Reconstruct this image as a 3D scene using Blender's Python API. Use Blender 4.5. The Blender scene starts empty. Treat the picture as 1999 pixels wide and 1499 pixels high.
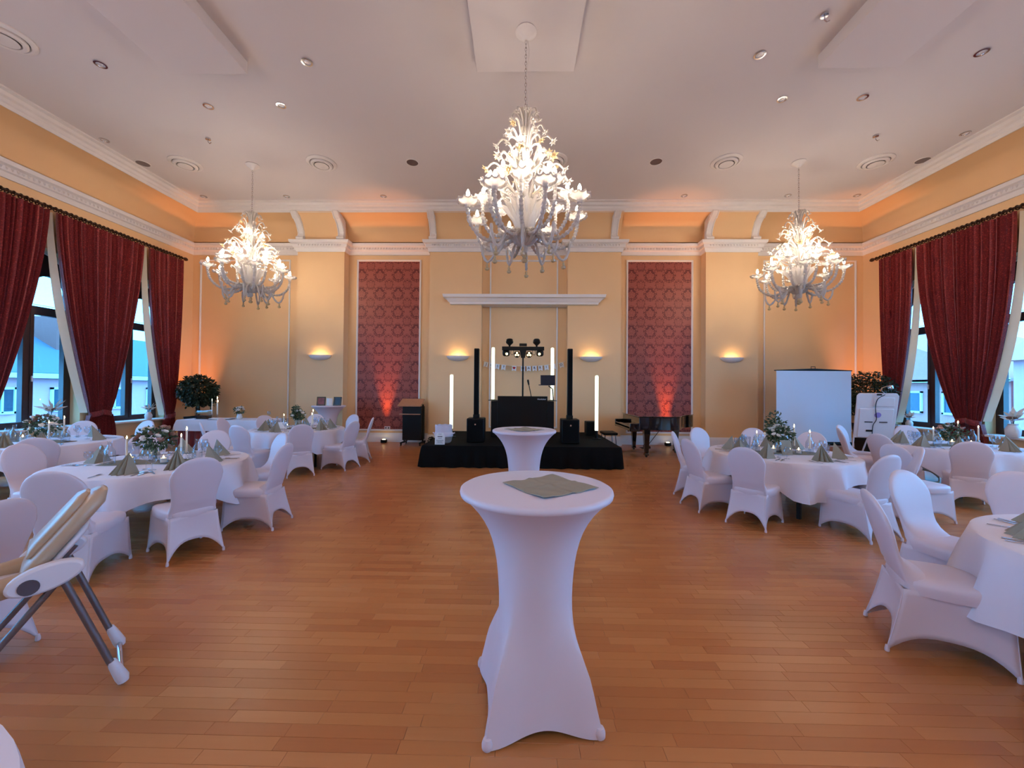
import bpy, math, random
from mathutils import Vector, Matrix
PI = math.pi
random.seed(7)
scene = bpy.context.scene
col = scene.collection

# ------------------------------------------------------------------ camera
FPX, YAW, PITCH, ROLL, EYE = 760.0, .020, .0112, .008, 1.63
F = Vector((-math.sin(YAW)*math.cos(PITCH), math.cos(YAW)*math.cos(PITCH), math.sin(PITCH)))
R0 = Vector((math.cos(YAW), math.sin(YAW), 0)); U0 = R0.cross(F)
RT = R0*math.cos(ROLL)+U0*math.sin(ROLL); UP = U0*math.cos(ROLL)-R0*math.sin(ROLL)
cd = bpy.data.cameras.new('camera'); cd.sensor_fit = 'HORIZONTAL'; cd.sensor_width = 36
cd.lens = 36*FPX/1999; cd.clip_start = .05; cd.clip_end = 400
cam = bpy.data.objects.new('camera', cd); col.objects.link(cam)
cam.matrix_world = Matrix(((RT.x, UP.x, -F.x, 0), (RT.y, UP.y, -F.y, 0), (RT.z, UP.z, -F.z, EYE), (0, 0, 0, 1)))
scene.camera = cam
# ------------------------------------------------------------------ sky and exposure
SKY = 11.0
world = bpy.data.worlds.new('overcast_sky'); scene.world = world; world.use_nodes = True
wn = world.node_tree.nodes; wl = world.node_tree.links
bg = wn['Background']
tc = wn.new('ShaderNodeTexCoord'); nz = wn.new('ShaderNodeTexNoise'); nz.inputs['Scale'].default_value = 2.2
nz.inputs['Detail'].default_value = 4
rp = wn.new('ShaderNodeValToRGB')
rp.color_ramp.elements[0].position = .35; rp.color_ramp.elements[0].color = (.07, .38, .92, 1)
rp.color_ramp.elements[1].position = .7; rp.color_ramp.elements[1].color = (.10, .46, .97, 1)
wl.new(tc.outputs['Generated'], nz.inputs['Vector']); wl.new(nz.outputs['Fac'], rp.inputs['Fac']); wl.new(rp.outputs['Color'], bg.inputs['Color'])
bg.inputs['Strength'].default_value = SKY
vs = scene.view_settings
vs.view_transform = 'Standard'; vs.look = 'None'; vs.gamma = 1; vs.use_curve_mapping = False
vs.exposure = 0.06
BULB, SCONCE, UPLIGHT, TUBE = 180.0, 9.0, 110.0, 1.5
FILL = 115.0                                      # added warm fill lights out of view, standing in for unseen chandeliers
for hx, hy in ((-6.34, 1.9), (6.33, 1.9), (.05, -1.7)):
    hl = bpy.data.lights.new('fill_light', 'POINT'); hl.energy = FILL; hl.color = (1, .66, .52); hl.shadow_soft_size = .5
    ho = bpy.data.objects.new('fill_light', hl); col.objects.link(ho); ho.location = (hx, hy, 4.4)
scene.cycles.max_bounces = 6; scene.cycles.diffuse_bounces = 3; scene.cycles.glossy_bounces = 2
scene.cycles.use_adaptive_sampling = True; scene.cycles.adaptive_threshold = .08; scene.cycles.adaptive_min_samples = 12
scene.cycles.transparent_max_bounces = 12; scene.cycles.transmission_bounces = 3
scene.cycles.caustics_reflective = False; scene.cycles.caustics_refractive = False
scene.cycles.sample_clamp_indirect = 6; scene.cycles.use_denoising = True

# ------------------------------------------------------------------ helpers
def lin(r, g, b):
    f = lambda v: (v/255/12.92 if v/255 <= .04045 else ((v/255+.055)/1.055)**2.4)
    return (f(r), f(g), f(b), 1)

class MB:
    def __init__(s): s.v = []; s.f = []
    def add(s, vs_, fs, M=None):
        o = len(s.v)
        s.v += [tuple(M @ Vector(p)) for p in vs_] if M else [tuple(p) for p in vs_]
        s.f += [tuple(i+o for i in f) for f in fs]; return s
    def box(s, c, d, rz=0, M=None):
        x, y, z = d[0]/2, d[1]/2, d[2]/2
        vs_ = [(i*x, j*y, k*z) for i in (-1, 1) for j in (-1, 1) for k in (-1, 1)]
        fs = [(0, 1, 3, 2), (4, 6, 7, 5), (0, 4, 5, 1), (2, 3, 7, 6), (0, 2, 6, 4), (1, 5, 7, 3)]
        T = Matrix.Translation(c) @ Matrix.Rotation(rz, 4, 'Z')
        return s.add(vs_, fs, (M @ T) if M else T)
    def tube(s, pts, r, n=8, M=None, close=False):
        pts = [Vector(p) for p in pts]; m = len(pts)
        rs = r if isinstance(r, (list, tuple)) else [r]*m
        vs_ = []; fs = []; t0 = None; a = None
        for i, p in enumerate(pts):
            if close: t = pts[(i+1) % m]-pts[i-1]
            else: t = pts[min(i+1, m-1)]-pts[max(i-1, 0)]
            t.normalize()
            if a is None:
                a = t.orthogonal().normalized()
            else:
                a = a-t*a.dot(t)
                a = a.normalized() if a.length > 1e-6 else t.orthogonal().normalized()
            b = t.cross(a)
            for k in range(n):
                q = 2*PI*k/n
                vs_.append(p+(a*math.cos(q)+b*math.sin(q))*rs[i])
        for i in range(m if close else m-1):
            j = (i+1) % m
            for k in range(n):
                l = (k+1) % n
                fs.append((i*n+k, i*n+l, j*n+l, j*n+k))
        if not close:
            fs.append(tuple(range(n-1, -1, -1))); fs.append(tuple((m-1)*n+k for k in range(n)))
        return s.add(vs_, fs, M)
    def lathe(s, prof, n=24, c=(0, 0, 0), M=None, flute=0, nf=0):
        vs_ = []; fs = []
        for r, z in prof:
            for k in range(n):
                q = 2*PI*k/n; rr = r*(1+flute*math.cos(nf*q))
                vs_.append((c[0]+rr*math.cos(q), c[1]+rr*math.sin(q), c[2]+z))
        for i in range(len(prof)-1):
            for k in range(n):
                l = (k+1) % n
                fs.append((i*n+k, i*n+l, (i+1)*n+l, (i+1)*n+k))
        if prof[0] == prof[-1]: return s.add(vs_, fs, M)          # a closed ring has no end caps
        if prof[0][0] > 1e-5: fs.append(tuple(range(n-1, -1, -1)))
        if prof[-1][0] > 1e-5: fs.append(tuple((len(prof)-1)*n+k for k in range(n)))
        return s.add(vs_, fs, M)
    def cup(s, prof, n=24, c=(0, 0, 0), M=None):      # lathe without end caps
        m = MB(); m.lathe(prof, n, c); m.f = [f for f in m.f if len(f) == 4]
        return s.add(m.v, m.f, M)
    def prism(s, poly, z0, z1, M=None):
        n = len(poly)
        vs_ = [(x, y, z0) for x, y in poly]+[(x, y, z1) for x, y in poly]
        fs = [tuple(range(n-1, -1, -1)), tuple(range(n, 2*n))]+[(i, (i+1) % n, n+(i+1) % n, n+i) for i in range(n)]
        return s.add(vs_, fs, M)
    def grid(s, fn, nu, nv, closeu=False, M=None):
        vs_ = [fn(i/nu, j/nv) for j in range(nv+1) for i in range(nu if closeu else nu+1)]
        w = nu if closeu else nu+1; fs = []
        for j in range(nv):
            for i in range(nu):
                k = (i+1) % w
                fs.append((j*w+i, j*w+k, (j+1)*w+k, (j+1)*w+i))
        return s.add(vs_, fs, M)
    def sweep(s, path, prof, close=False):            # profile (offset to the left of the path, z)
        n = len(path); P = [Vector(p) for p in path]; vs_ = []; fs = []
        for i in range(n):
            d1 = (P[i]-P[i-1]) if (i > 0 or close) else (P[1]-P[0])
            d2 = (P[(i+1) % n]-P[i]) if (i < n-1 or close) else (P[-1]-P[-2])
            d1.normalize(); d2.normalize()
            n1 = Vector((-d1.y, d1.x)); n2 = Vector((-d2.y, d2.x)); m = (n1+n2)/(1+n1.dot(n2))
            for o, z in prof: vs_.append((P[i].x+m.x*o, P[i].y+m.y*o, z))
        k = len(prof)
        for i in range(n if close else n-1):
            j = (i+1) % n
            for q in range(k-1): fs.append((i*k+q, j*k+q, j*k+q+1, i*k+q+1))
        if not close:
            fs.append(tuple(range(k))); fs.append(tuple((n-1)*k+q for q in range(k-1, -1, -1)))
        return s.add(vs_, fs)
    def mesh(s, name, smooth=True, angle=38):
        me = bpy.data.meshes.new(name); me.from_pydata(s.v, [], s.f); me.update()
        if smooth:
            me.polygons.foreach_set('use_smooth', [True]*len(me.polygons)); me.set_sharp_from_angle(angle=math.radians(angle))
        return me
    def build(s, name, mat, parent=None, smooth=True, loc=None, bevel=0, angle=38, sub=0):
        me = s.mesh(name, smooth, angle)
        if mat: me.materials.append(mat)
        return link(name, me, parent, loc, bevel, sub)

def link(name, data, parent=None, loc=None, bevel=0, sub=0, rz=None):
    o = bpy.data.objects.new(name, data); col.objects.link(o)
    if parent: o.parent = parent
    if loc: o.location = loc
    if rz is not None: o.rotation_euler.z = rz
    if bevel:
        b = o.modifiers.new('bevel', 'BEVEL'); b.width = bevel; b.segments = 2; b.limit_method = 'ANGLE'
    if sub:
        b = o.modifiers.new('sub', 'SUBSURF'); b.levels = sub; b.render_levels = sub
    return o
def tag(o, label=None, cat=None, group=None, kind=None):
    if label: o['label'] = label
    if cat: o['category'] = cat
    if group: o['group'] = group
    if kind: o['kind'] = kind
    return o
def empty(name, loc=(0, 0, 0), rz=0, label=None, cat=None, group=None):
    o = bpy.data.objects.new(name, None); col.objects.link(o); o.location = loc; o.rotation_euler.z = rz
    o.empty_display_size = .05
    return tag(o, label, cat, group)
CH = {}
def kids(o):
    return [c for c in o.children]
def copy_tree(o, parent=None):
    c = o.copy(); col.objects.link(c)
    if parent: c.parent = parent
    for k in kids(o): copy_tree(k, c)
    return c
def flat_curve(name, loops, depth, M):                 # 2D outline with holes, extruded, turned into a mesh
    cu = bpy.data.curves.new(name, 'CURVE'); cu.dimensions = '2D'; cu.fill_mode = 'BOTH'; cu.extrude = depth/2
    for lp in loops:
        sp = cu.splines.new('POLY'); sp.points.add(len(lp)-1); sp.use_cyclic_u = True
        for p, q in zip(sp.points, lp): p.co = (q[0], q[1], 0, 1)
    o = bpy.data.objects.new(name, cu)
    col.objects.link(o); dg = bpy.context.evaluated_depsgraph_get(); dg.update()
    me = bpy.data.meshes.new_from_object(o.evaluated_get(dg)); bpy.data.objects.remove(o); bpy.data.curves.remove(cu)
    me.transform(M); return me

# ------------------------------------------------------------------ materials
class NT:
    def __init__(s, m): s.t = m.node_tree; s.n = s.t.nodes; s.l = s.t.links
    def new(s, typ, **kw):
        n = s.n.new(typ)
        for k, v in kw.items(): setattr(n, k, v)
        return n
    def put(s, sock, v):
        if hasattr(v, 'is_output') or isinstance(v, bpy.types.NodeSocket): s.l.new(v, sock)
        else: sock.default_value = v
    def m(s, op, a, b=0.0, c=None):
        n = s.new('ShaderNodeMath', operation=op); s.put(n.inputs[0], a); s.put(n.inputs[1], b)
        if c is not None: s.put(n.inputs[2], c)
        return n.outputs[0]
    def mix(s, fac, a, b):
        n = s.new('ShaderNodeMix', data_type='RGBA'); s.put(n.inputs[0], fac); s.put(n.inputs[6], a); s.put(n.inputs[7], b)
        return n.outputs[2]
def base(name):
    m = bpy.data.materials.new(name); m.use_nodes = True
    return m, NT(m), m.node_tree.nodes['Principled BSDF']
def mat(name, rgb, rough=.5, metal=0, var=.06, scale=8, bump=0, bscale=60, spec=.5, sheen=0, trans=0, coat=0):
    m, t, b = base(name)
    c = lin(*rgb)
    tcn = t.new('ShaderNodeTexCoord'); n = t.new('ShaderNodeTexNoise'); n.inputs['Scale'].default_value = scale; n.inputs['Detail'].default_value = 3
    t.l.new(tcn.outputs['Object'], n.inputs['Vector'])
    d = tuple(v*(1-var) for v in c[:3])+(1,); u = tuple(min(1, v*(1+var)) for v in c[:3])+(1,)
    t.l.new(t.mix(n.outputs['Fac'], d, u), b.inputs['Base Color'])
    b.inputs['Roughness'].default_value = rough; b.inputs['Metallic'].default_value = metal
    b.inputs['Specular IOR Level'].default_value = spec
    if sheen: b.inputs['Sheen Weight'].default_value = sheen
    if trans: b.inputs['Transmission Weight'].default_value = trans
    if coat: b.inputs['Coat Weight'].default_value = coat; b.inputs['Coat Roughness'].default_value = .05
    if bump:
        n2 = t.new('ShaderNodeTexNoise'); n2.inputs['Scale'].default_value = bscale; t.l.new(tcn.outputs['Object'], n2.inputs['Vector'])
        bp = t.new('ShaderNodeBump'); bp.inputs['Strength'].default_value = bump; bp.inputs['Distance'].default_value = .01
        t.l.new(n2.outputs['Fac'], bp.inputs['Height']); t.l.new(bp.outputs['Normal'], b.inputs['Normal'])
    return m
def emit(name, rgb, strength):
    m, t, b = base(name); b.inputs['Base Color'].default_value = (.8, .8, .8, 1)
    b.inputs['Emission Color'].default_value = rgb+(1,); b.inputs['Emission Strength'].default_value = strength
    return m
def clear_glass(name, tint=(.97, .99, 1), gloss=.08, rim=.55):
    m, t, b = base(name); t.n.remove(b)
    tr = t.new('ShaderNodeBsdfTransparent'); tr.inputs['Color'].default_value = tint+(1,)
    gl = t.new('ShaderNodeBsdfGlossy'); gl.inputs['Roughness'].default_value = .03
    lw = t.new('ShaderNodeLayerWeight'); lw.inputs['Blend'].default_value = .35
    fac = t.m('MULTIPLY_ADD', t.m('POWER', lw.outputs['Facing'], 2.5), rim, gloss)
    mx = t.new('ShaderNodeMixShader'); t.l.new(fac, mx.inputs[0]); t.l.new(tr.outputs[0], mx.inputs[1]); t.l.new(gl.outputs[0], mx.inputs[2])
    t.l.new(mx.outputs[0], t.n['Material Output'].inputs['Surface']); return m

M = {}
M['wall'] = mat('cream_wall_paint', (241, 197, 147), .75, var=.03, scale=1.5, bump=.03, bscale=120)
M['white'] = mat('white_stucco', (236, 228, 224), .6, var=.04, scale=5, bump=.05, bscale=40)
M['ceiling'] = mat('white_ceiling_paint', (228, 219, 218), .8, var=.02, scale=.8)
M['cloth'] = mat('white_table_linen', (224, 214, 222), .75, var=.03, scale=4, bump=.04, bscale=300, sheen=.2)
M['spandex'] = mat('white_stretch_cover', (219, 204, 212), .42, var=.02, scale=5, spec=.45, sheen=.15)
M['sage'] = mat('sage_napkin_paper', (152, 146, 130), .8, var=.06, scale=14, bump=.06, bscale=200)
M['sage2'] = mat('sage_gauze', (138, 132, 114), .9, var=.2, scale=30, bump=.3, bscale=60)
M['black'] = mat('black_satin', (12, 11, 12), .5, var=.15, scale=6, spec=.25)
M['blackcloth'] = mat('black_stage_fabric', (10, 9, 10), .85, var=.25, scale=5, spec=.15)
M['blackgloss'] = mat('black_piano_lacquer', (6, 6, 8), .06, var=.05, coat=1)
M['darkmetal'] = mat('dark_metal', (35, 32, 34), .35, .6)
M['chrome'] = mat('chrome', (210, 208, 210), .18, 1)
M['steel'] = mat('cutlery_steel', (205, 205, 210), .22, 1)
M['greymetal'] = mat('grey_tube', (120, 108, 108), .4, .5)
M['brass'] = mat('aged_bronze', (72, 46, 32), .4, .5, var=.25, scale=30)
M['wood'] = mat('lectern_wood', (190, 135, 98), .45, var=.12, scale=12)
M['frame'] = mat('dark_brown_window_wood', (64, 38, 34), .45, var=.12, scale=6)
M['lining'] = mat('cream_lining', (250, 236, 208), .8, var=.04)
M['plastic'] = mat('white_plastic', (226, 216, 220), .35, var=.02)
M['greyplastic'] = mat('grey_plastic', (88, 78, 84), .4)
M['tan'] = mat('tan_padding', (190, 160, 132), .35, var=.08, scale=8)
M['leaf'] = mat('dark_green_leaf', (38, 54, 36), .45, var=.35, scale=9)
M['leaf2'] = mat('eucalyptus_leaf', (70, 88, 62), .6, var=.3, scale=20)
M['bark'] = mat('brown_bark', (52, 38, 30), .9, var=.3, scale=20)
M['petal'] = mat('cream_petal', (226, 214, 204), .7, var=.1, scale=40)
M['petal2'] = mat('dusty_pink_petal', (168, 128, 118), .7, var=.15, scale=40)
M['petal3'] = mat('brown_rust_petal', (120, 82, 68), .7, var=.15, scale=40)
M['pampas'] = mat('pale_pampas', (232, 214, 200), .9, var=.1, scale=40)
M['wax'] = mat('ivory_wax', (238, 226, 208), .5, var=.02)
M['paper'] = mat('white_paper', (238, 234, 232), .8, var=.02)
M['ink'] = mat('dark_ink', (70, 55, 50), .8)
M['heart'] = mat('red_heart_print', (190, 20, 24), .7)
M['photo'] = mat('dark_photo_print', (48, 34, 34), .4, var=.9, scale=9)
M['photo2'] = mat('pink_photo_print', (140, 70, 70), .4, var=.9, scale=12)
M['oldframe'] = mat('antique_brown_frame', (84, 66, 48), .5, var=.3, scale=30)
M['wicker'] = mat('grey_wicker', (150, 138, 130), .8, var=.3, scale=60)
M['redskirt'] = mat('dark_red_skirt', (112, 16, 22), .7, var=.15, scale=8, sheen=.3)
M['screen'] = mat('projection_cloth', (214, 228, 246), .8, var=.01)
M['vase'] = mat('white_ceramic', (225, 222, 224), .25, var=.02)
M['greyvase'] = mat('grey_ceramic', (120, 120, 116), .4)
M['pot'] = mat('black_planter', (18, 17, 17), .4)
M['glass'] = clear_glass('table_glass', (.93, .95, .97), .06, .6)
M['pane'] = clear_glass('window_glass', (.97, 1, 1), .02, .25)
def milk(name, rgb, tl):
    m, t, b = base(name); b.inputs['Base Color'].default_value = lin(*rgb); b.inputs['Roughness'].default_value = .12
    tr = t.new('ShaderNodeBsdfTranslucent'); tr.inputs['Color'].default_value = lin(*rgb)
    n = t.new('ShaderNodeTexNoise'); n.inputs['Scale'].default_value = 14
    mx = t.new('ShaderNodeMixShader'); t.l.new(t.m('MULTIPLY_ADD', n.outputs['Fac'], .1, tl), mx.inputs[0]); t.l.new(b.outputs[0], mx.inputs[1]); t.l.new(tr.outputs[0], mx.inputs[2])
    t.l.new(mx.outputs[0], t.n['Material Output'].inputs['Surface']); return m
M['murano'] = milk('milky_murano_glass', (228, 219, 210), .25)
M['murano2'] = milk('amber_murano_glass', (222, 196, 152), .25)
M['bulb'] = emit('lit_bulb', (1, .85, .68), BULB)
M['tubeglow'] = emit('lit_tube', (.92, 1, .7), TUBE)
M['spotglow'] = emit('lit_lens', (1, .72, .25), 8)
M['uplens'] = emit('uplight_lens', (1, .75, .35), 15)
M['flame'] = emit('candle_flame', (1, .66, .28), 60)
M['downglow'] = mat('downlight_reflector', (240, 236, 236), .3, .3)
for k_ in ('flame', 'spotglow', 'uplens'): M[k_].cycles.emission_sampling = 'NONE'
M['laptop'] = mat('dark_grey_laptop', (52, 50, 58), .4, .3)
# outside
M['pink'] = mat('pink_render', (240, 170, 176), .9, var=.05, scale=2)
M['creamwall'] = mat('pale_render', (214, 214, 206), .9, var=.05, scale=2)
M['slate'] = mat('slate_roof', (92, 98, 112), .8, var=.15, scale=14)
M['brick'] = mat('brick_chimney', (150, 92, 84), .9, var=.15, scale=20)
M['clay'] = mat('clay_roof', (214, 140, 130), .9, var=.15, scale=14)
M['stonewall'] = mat('rubble_stone', (138, 136, 124), .95, var=.5, scale=3)
M['darkpane'] = mat('dark_window_pane', (60, 76, 92), .15, var=.1)
M['whitepaint'] = mat('white_window_paint', (236, 238, 238), .6)
M['grassgreen'] = mat('tree_green', (120, 132, 96), .9, var=.4, scale=6)
M['yard'] = mat('asphalt_yard', (120, 120, 122), .9)

def make_floor_mat():
    m, t, b = base('honey_oak_parquet')
    g = t.new('ShaderNodeNewGeometry'); oi = t.new('ShaderNodeObjectInfo')
    rnd = t.m('FRACT', t.m('ADD', g.outputs['Random Per Island'], t.m('MULTIPLY', oi.outputs['Random'], 7.31)))
    mp = t.new('ShaderNodeMapping'); mp.inputs['Scale'].default_value = (2.2, 42, 1)
    ad = t.new('ShaderNodeVectorMath', operation='ADD')
    cmb = t.new('ShaderNodeCombineXYZ'); t.l.new(t.m('MULTIPLY', rnd, 91.0), cmb.inputs[0]); t.l.new(t.m('MULTIPLY', rnd, 13.0), cmb.inputs[1])
    t.l.new(g.outputs['Position'], ad.inputs[0]); t.l.new(cmb.outputs[0], ad.inputs[1]); t.l.new(ad.outputs[0], mp.inputs['Vector'])
    n = t.new('ShaderNodeTexNoise'); n.inputs['Scale'].default_value = 1; n.inputs['Detail'].default_value = 5; n.inputs['Roughness'].default_value = .6
    t.l.new(mp.outputs[0], n.inputs['Vector'])
    r = t.new('ShaderNodeValToRGB'); cr = r.color_ramp
    cr.elements[0].position = 0; cr.elements[0].color = lin(172, 100, 54)
    cr.elements[1].position = 1; cr.elements[1].color = lin(202, 134, 82)
    e = cr.elements.new(.2); e.color = lin(184, 112, 62)
    e = cr.elements.new(.7); e.color = lin(194, 124, 70)
    t.l.new(t.m('ADD', t.m('MULTIPLY', rnd, .75), t.m('MULTIPLY', n.outputs['Fac'], .3)), r.inputs['Fac'])
    t.l.new(r.outputs['Color'], b.inputs['Base Color'])
    t.l.new(t.m('MULTIPLY_ADD', n.outputs['Fac'], .16, .24), b.inputs['Roughness'])
    b.inputs['Specular IOR Level'].default_value = .45
    return m
M['parquet'] = make_floor_mat()
M['subfloor'] = mat('dark_subfloor', (70, 40, 24), .9)

def make_damask():
    m, t, b = base('red_damask_wallpaper')
    tcn = t.new('ShaderNodeTexCoord'); sp = t.new('ShaderNodeSeparateXYZ'); t.l.new(tcn.outputs['Object'], sp.inputs[0])
    P = .553
    def rosette(ox, oz, a0, lobes, w, inner):
        x = t.m('SUBTRACT', t.m('FRACT', t.m('ADD', t.m('DIVIDE', sp.outputs[0], P), ox+40)), .5)
        z = t.m('SUBTRACT', t.m('FRACT', t.m('ADD', t.m('DIVIDE', sp.outputs[2], P), oz+40)), .5)
        r = t.m('SQRT', t.m('ADD', t.m('MULTIPLY', x, x), t.m('MULTIPLY', z, z)))
        an = t.m('ARCTAN2', x, z)
        ring = t.m('MULTIPLY_ADD', t.m('COSINE', t.m('MULTIPLY', an, float(lobes))), .022, a0)
        ring = t.m('MULTIPLY_ADD', t.m('COSINE', t.m('MULTIPLY', an, 2.0)), .018, ring)
        d = t.m('ABSOLUTE', t.m('SUBTRACT', r, ring))
        k1 = t.m('LESS_THAN', d, w)
        cut = t.m('GREATER_THAN', t.m('ABSOLUTE', t.m('SINE', t.m('MULTIPLY', an, lobes/2+1.5))), .28)
        k1 = t.m('MULTIPLY', k1, cut)
        r2 = t.m('MULTIPLY_ADD', t.m('COSINE', t.m('MULTIPLY', an, 5.0)), .03, inner)
        k2 = t.m('LESS_THAN', t.m('ABSOLUTE', t.m('SUBTRACT', r, r2)), .011)
        return t.m('MAXIMUM', k1, t.m('MULTIPLY', k2, .6))
    def leaves(ox, oz, sc, seed, r0, r1, thr):
        x = t.m('ABSOLUTE', t.m('SUBTRACT', t.m('FRACT', t.m('ADD', t.m('DIVIDE', sp.outputs[0], P), ox+40)), .5))
        z = t.m('SUBTRACT', t.m('FRACT', t.m('ADD', t.m('DIVIDE', sp.outputs[2], P), oz+40)), .5)
        r = t.m('SQRT', t.m('ADD', t.m('MULTIPLY', x, x), t.m('MULTIPLY', t.m('MULTIPLY', z, z), .8)))
        cb = t.new('ShaderNodeCombineXYZ'); t.l.new(x, cb.inputs[0]); t.l.new(z, cb.inputs[1]); cb.inputs[2].default_value = seed
        n = t.new('ShaderNodeTexNoise'); n.inputs['Scale'].default_value = sc; n.inputs['Detail'].default_value = 1.5; n.inputs['Distortion'].default_value = 1.2
        t.l.new(cb.outputs[0], n.inputs['Vector'])
        inside = t.m('MULTIPLY', t.m('GREATER_THAN', r, r0), t.m('LESS_THAN', r, r1))
        return t.m('MULTIPLY', inside, t.m('GREATER_THAN', n.outputs['Fac'], thr))
    a = rosette(0, 0, .25, 14, .022, .1); c = rosette(.5, .5, .22, 18, .016, .08)
    k = t.m('MAXIMUM', t.m('MAXIMUM', a, c), t.m('MAXIMUM', leaves(0, 0, 13, 3.7, .15, .36, .5), leaves(.5, .5, 15, 8.2, .12, .29, .55)))
    t.l.new(t.mix(k, lin(160, 78, 62), lin(100, 22, 17)), b.inputs['Base Color'])
    b.inputs['Roughness'].default_value = .5; return m
M['damask'] = make_damask()
def make_brocade():
    m, t, b = base('dark_red_brocade')
    tcn = t.new('ShaderNodeTexCoord')
    v = t.new('ShaderNodeTexVoronoi'); v.inputs['Scale'].default_value = 34; t.l.new(tcn.outputs['Object'], v.inputs['Vector'])
    n = t.new('ShaderNodeTexNoise'); n.inputs['Scale'].default_value = 60; n.inputs['Detail'].default_value = 4; t.l.new(tcn.outputs['Object'], n.inputs['Vector'])
    k = t.m('MULTIPLY', t.m('LESS_THAN', v.outputs['Distance'], .42), t.m('GREATER_THAN', n.outputs['Fac'], .5))
    t.l.new(t.mix(t.m('MULTIPLY_ADD', k, .7, t.m('MULTIPLY', n.outputs['Fac'], .3)), lin(112, 12, 16), lin(178, 52, 48)), b.inputs['Base Color'])
    b.inputs['Roughness'].default_value = .6; b.inputs['Sheen Weight'].default_value = .25; return m
M['brocade'] = make_brocade()

# ------------------------------------------------------------------ the room
XL, XR, YB, YF = -9.95, 10.05, 11.6, -6.0
YP = 11.3                                         # pilaster fronts
ZC = 6.85
PIL = [(-6.57, -5.18), (-2.66, -1.13), (1.37, 2.91), (5.34, 6.83)]
def struct(o): return tag(o, kind='structure')

# floor: staves laid left to right
fl = struct(MB().box(((XL+XR)/2, (YB+YF)/2, -.06), (XR-XL+.4, YB-YF+.4, .08)).build('floor', M['subfloor'], smooth=False))
LENS = [.38, .44, .5, .56]; SW = .071; GAP = .0011
stave_me = []
for L in LENS:
    w, l, h = SW/2-GAP/2, L/2-GAP/2, .02; e = .0008
    mb = MB()
    vs_ = [(-l, -w, -h), (l, -w, -h), (l, w, -h), (-l, w, -h), (-l, -w, -e), (l, -w, -e), (l, w, -e), (-l, w, -e),
           (-l+e, -w+e, 0), (l-e, -w+e, 0), (l-e, w-e, 0), (-l+e, w-e, 0)]
    fs = [(8, 9, 10, 11)]+[(a, (a+1) % 4, 4+(a+1) % 4, 4+a) for a in range(4)]+[(4+a, 4+(a+1) % 4, 8+(a+1) % 4, 8+a) for a in range(4)]
    mb.add(vs_, fs); me = mb.mesh('parquet_stave', False); me.materials.append(M['parquet']); stave_me.append((mb, me))
staves = []
y = YF
while y < YB:
    x = XL-random.random()*.5
    while x < XR:
        k = random.randrange(4); L = LENS[k]
        if x+L > XL: staves.append((x+L/2, y+SW/2, k))
        x += L
    y += SW
def seen(x, y):
    v = Vector((x, y, -EYE)); d = v.dot(F)
    if d < .3: return None
    px, py = 999.5+FPX*v.dot(RT)/d, 749.5-FPX*v.dot(UP)/d
    return d if -60 < px < 2060 and py < 1530 else None
near = sorted((d, i) for i, (x, y, k) in enumerate(staves) for d in [seen(x, y)] if d)
single = set(i for d, i in near[:295])
rest = MB()
for i, (x, y, k) in enumerate(staves):
    if i in single: link('parquet_stave', stave_me[k][1], fl, (x, y, 0))
    else: rest.add([(a+x, b_+y, c) for a, b_, c in stave_me[k][0].v], stave_me[k][0].f)
tag(rest.build('parquet_staves', M['parquet'], fl, smooth=False), kind='stuff')

# back wall with pilasters
wb = MB(); wb.box(((XL+XR)/2, YB+.2, 3.4), (XR-XL+1.2, .4, 7.6))
wall_back = struct(wb.build('wall_back', M['wall'], smooth=False))
coveP = [(YB+.02, 5.84), (YP, 5.84), (YP-.005, 6.0), (YP-.05, 6.2), (YP-.16, 6.4), (YP-.3, 6.53), (YP-.44, 6.6), (YB+.02, 6.62)]
for a, b in PIL:
    pl = MB().box(((a+b)/2, (YB+YP)/2+.01, 2.95), (b-a, YB-YP+.02, 5.9)).build('pilaster', M['wall'], wall_back, smooth=False)
    m = MB(); m.prism(coveP, a+.03, b-.03, Matrix(((0, 0, 1, 0), (1, 0, 0, 0), (0, 1, 0, 0), (0, 0, 0, 1))))
    m.build('pilaster_cove', M['wall'], wall_back, angle=25)
struct(MB().box(((XL+XR)/2, YF-.2, 3.4), (XR-XL+1.2, .4, 7.6)).build('wall_front', M['wall'], smooth=False))

# side walls with arched windows
WY = [9.92, 7.84, 5.76, 3.68, 1.6, -.48, -2.56, -4.64]; WA = .78; SILL = .72; SPR = 3.72
NARC = 14
def side_wall(X, dr, name):
    P = lambda y, z, d: (X+dr*d, y, z)
    mb = MB(); ztop = 7.2
    def quad(y0, y1, z0, z1): mb.add([P(y0, z0, 0), P(y1, z0, 0), P(y1, z1, 0), P(y0, z1, 0)], [(0, 1, 2, 3)])
    ys = sorted(WY); prev = YF-.2
    for yc in ys:
        a, b = yc-WA, yc+WA
        quad(prev, a, 0, ztop); quad(a, b, 0, SILL)
        arc = [(yc-WA*math.cos(PI*i/NARC), SPR+WA*math.sin(PI*i/NARC)) for i in range(NARC+1)]
        for i in range(NARC):
            (y0, z0), (y1, z1) = arc[i], arc[i+1]
            mb.add([P(y0, z0, 0), P(y1, z1, 0), P(y1, ztop, 0), P(y0, ztop, 0)], [(0, 1, 2, 3)])
        out = [(a, SILL)]+arc+[(b, SILL)]
        for i in range(len(out)):
            (y0, z0), (y1, z1) = out[i], out[(i+1) % len(out)]
            mb.add([P(y0, z0, 0), P(y1, z1, 0), P(y1, z1, -.45), P(y0, z0, -.45)], [(0, 1, 2, 3)])
        prev = b
    quad(prev, YB+.3, 0, ztop)
    w = struct(mb.build(name, M['wall'], smooth=True, angle=30))
    return w
side_wall(XL, 1, 'wall_left'); side_wall(XR, -1, 'wall_right')

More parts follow.
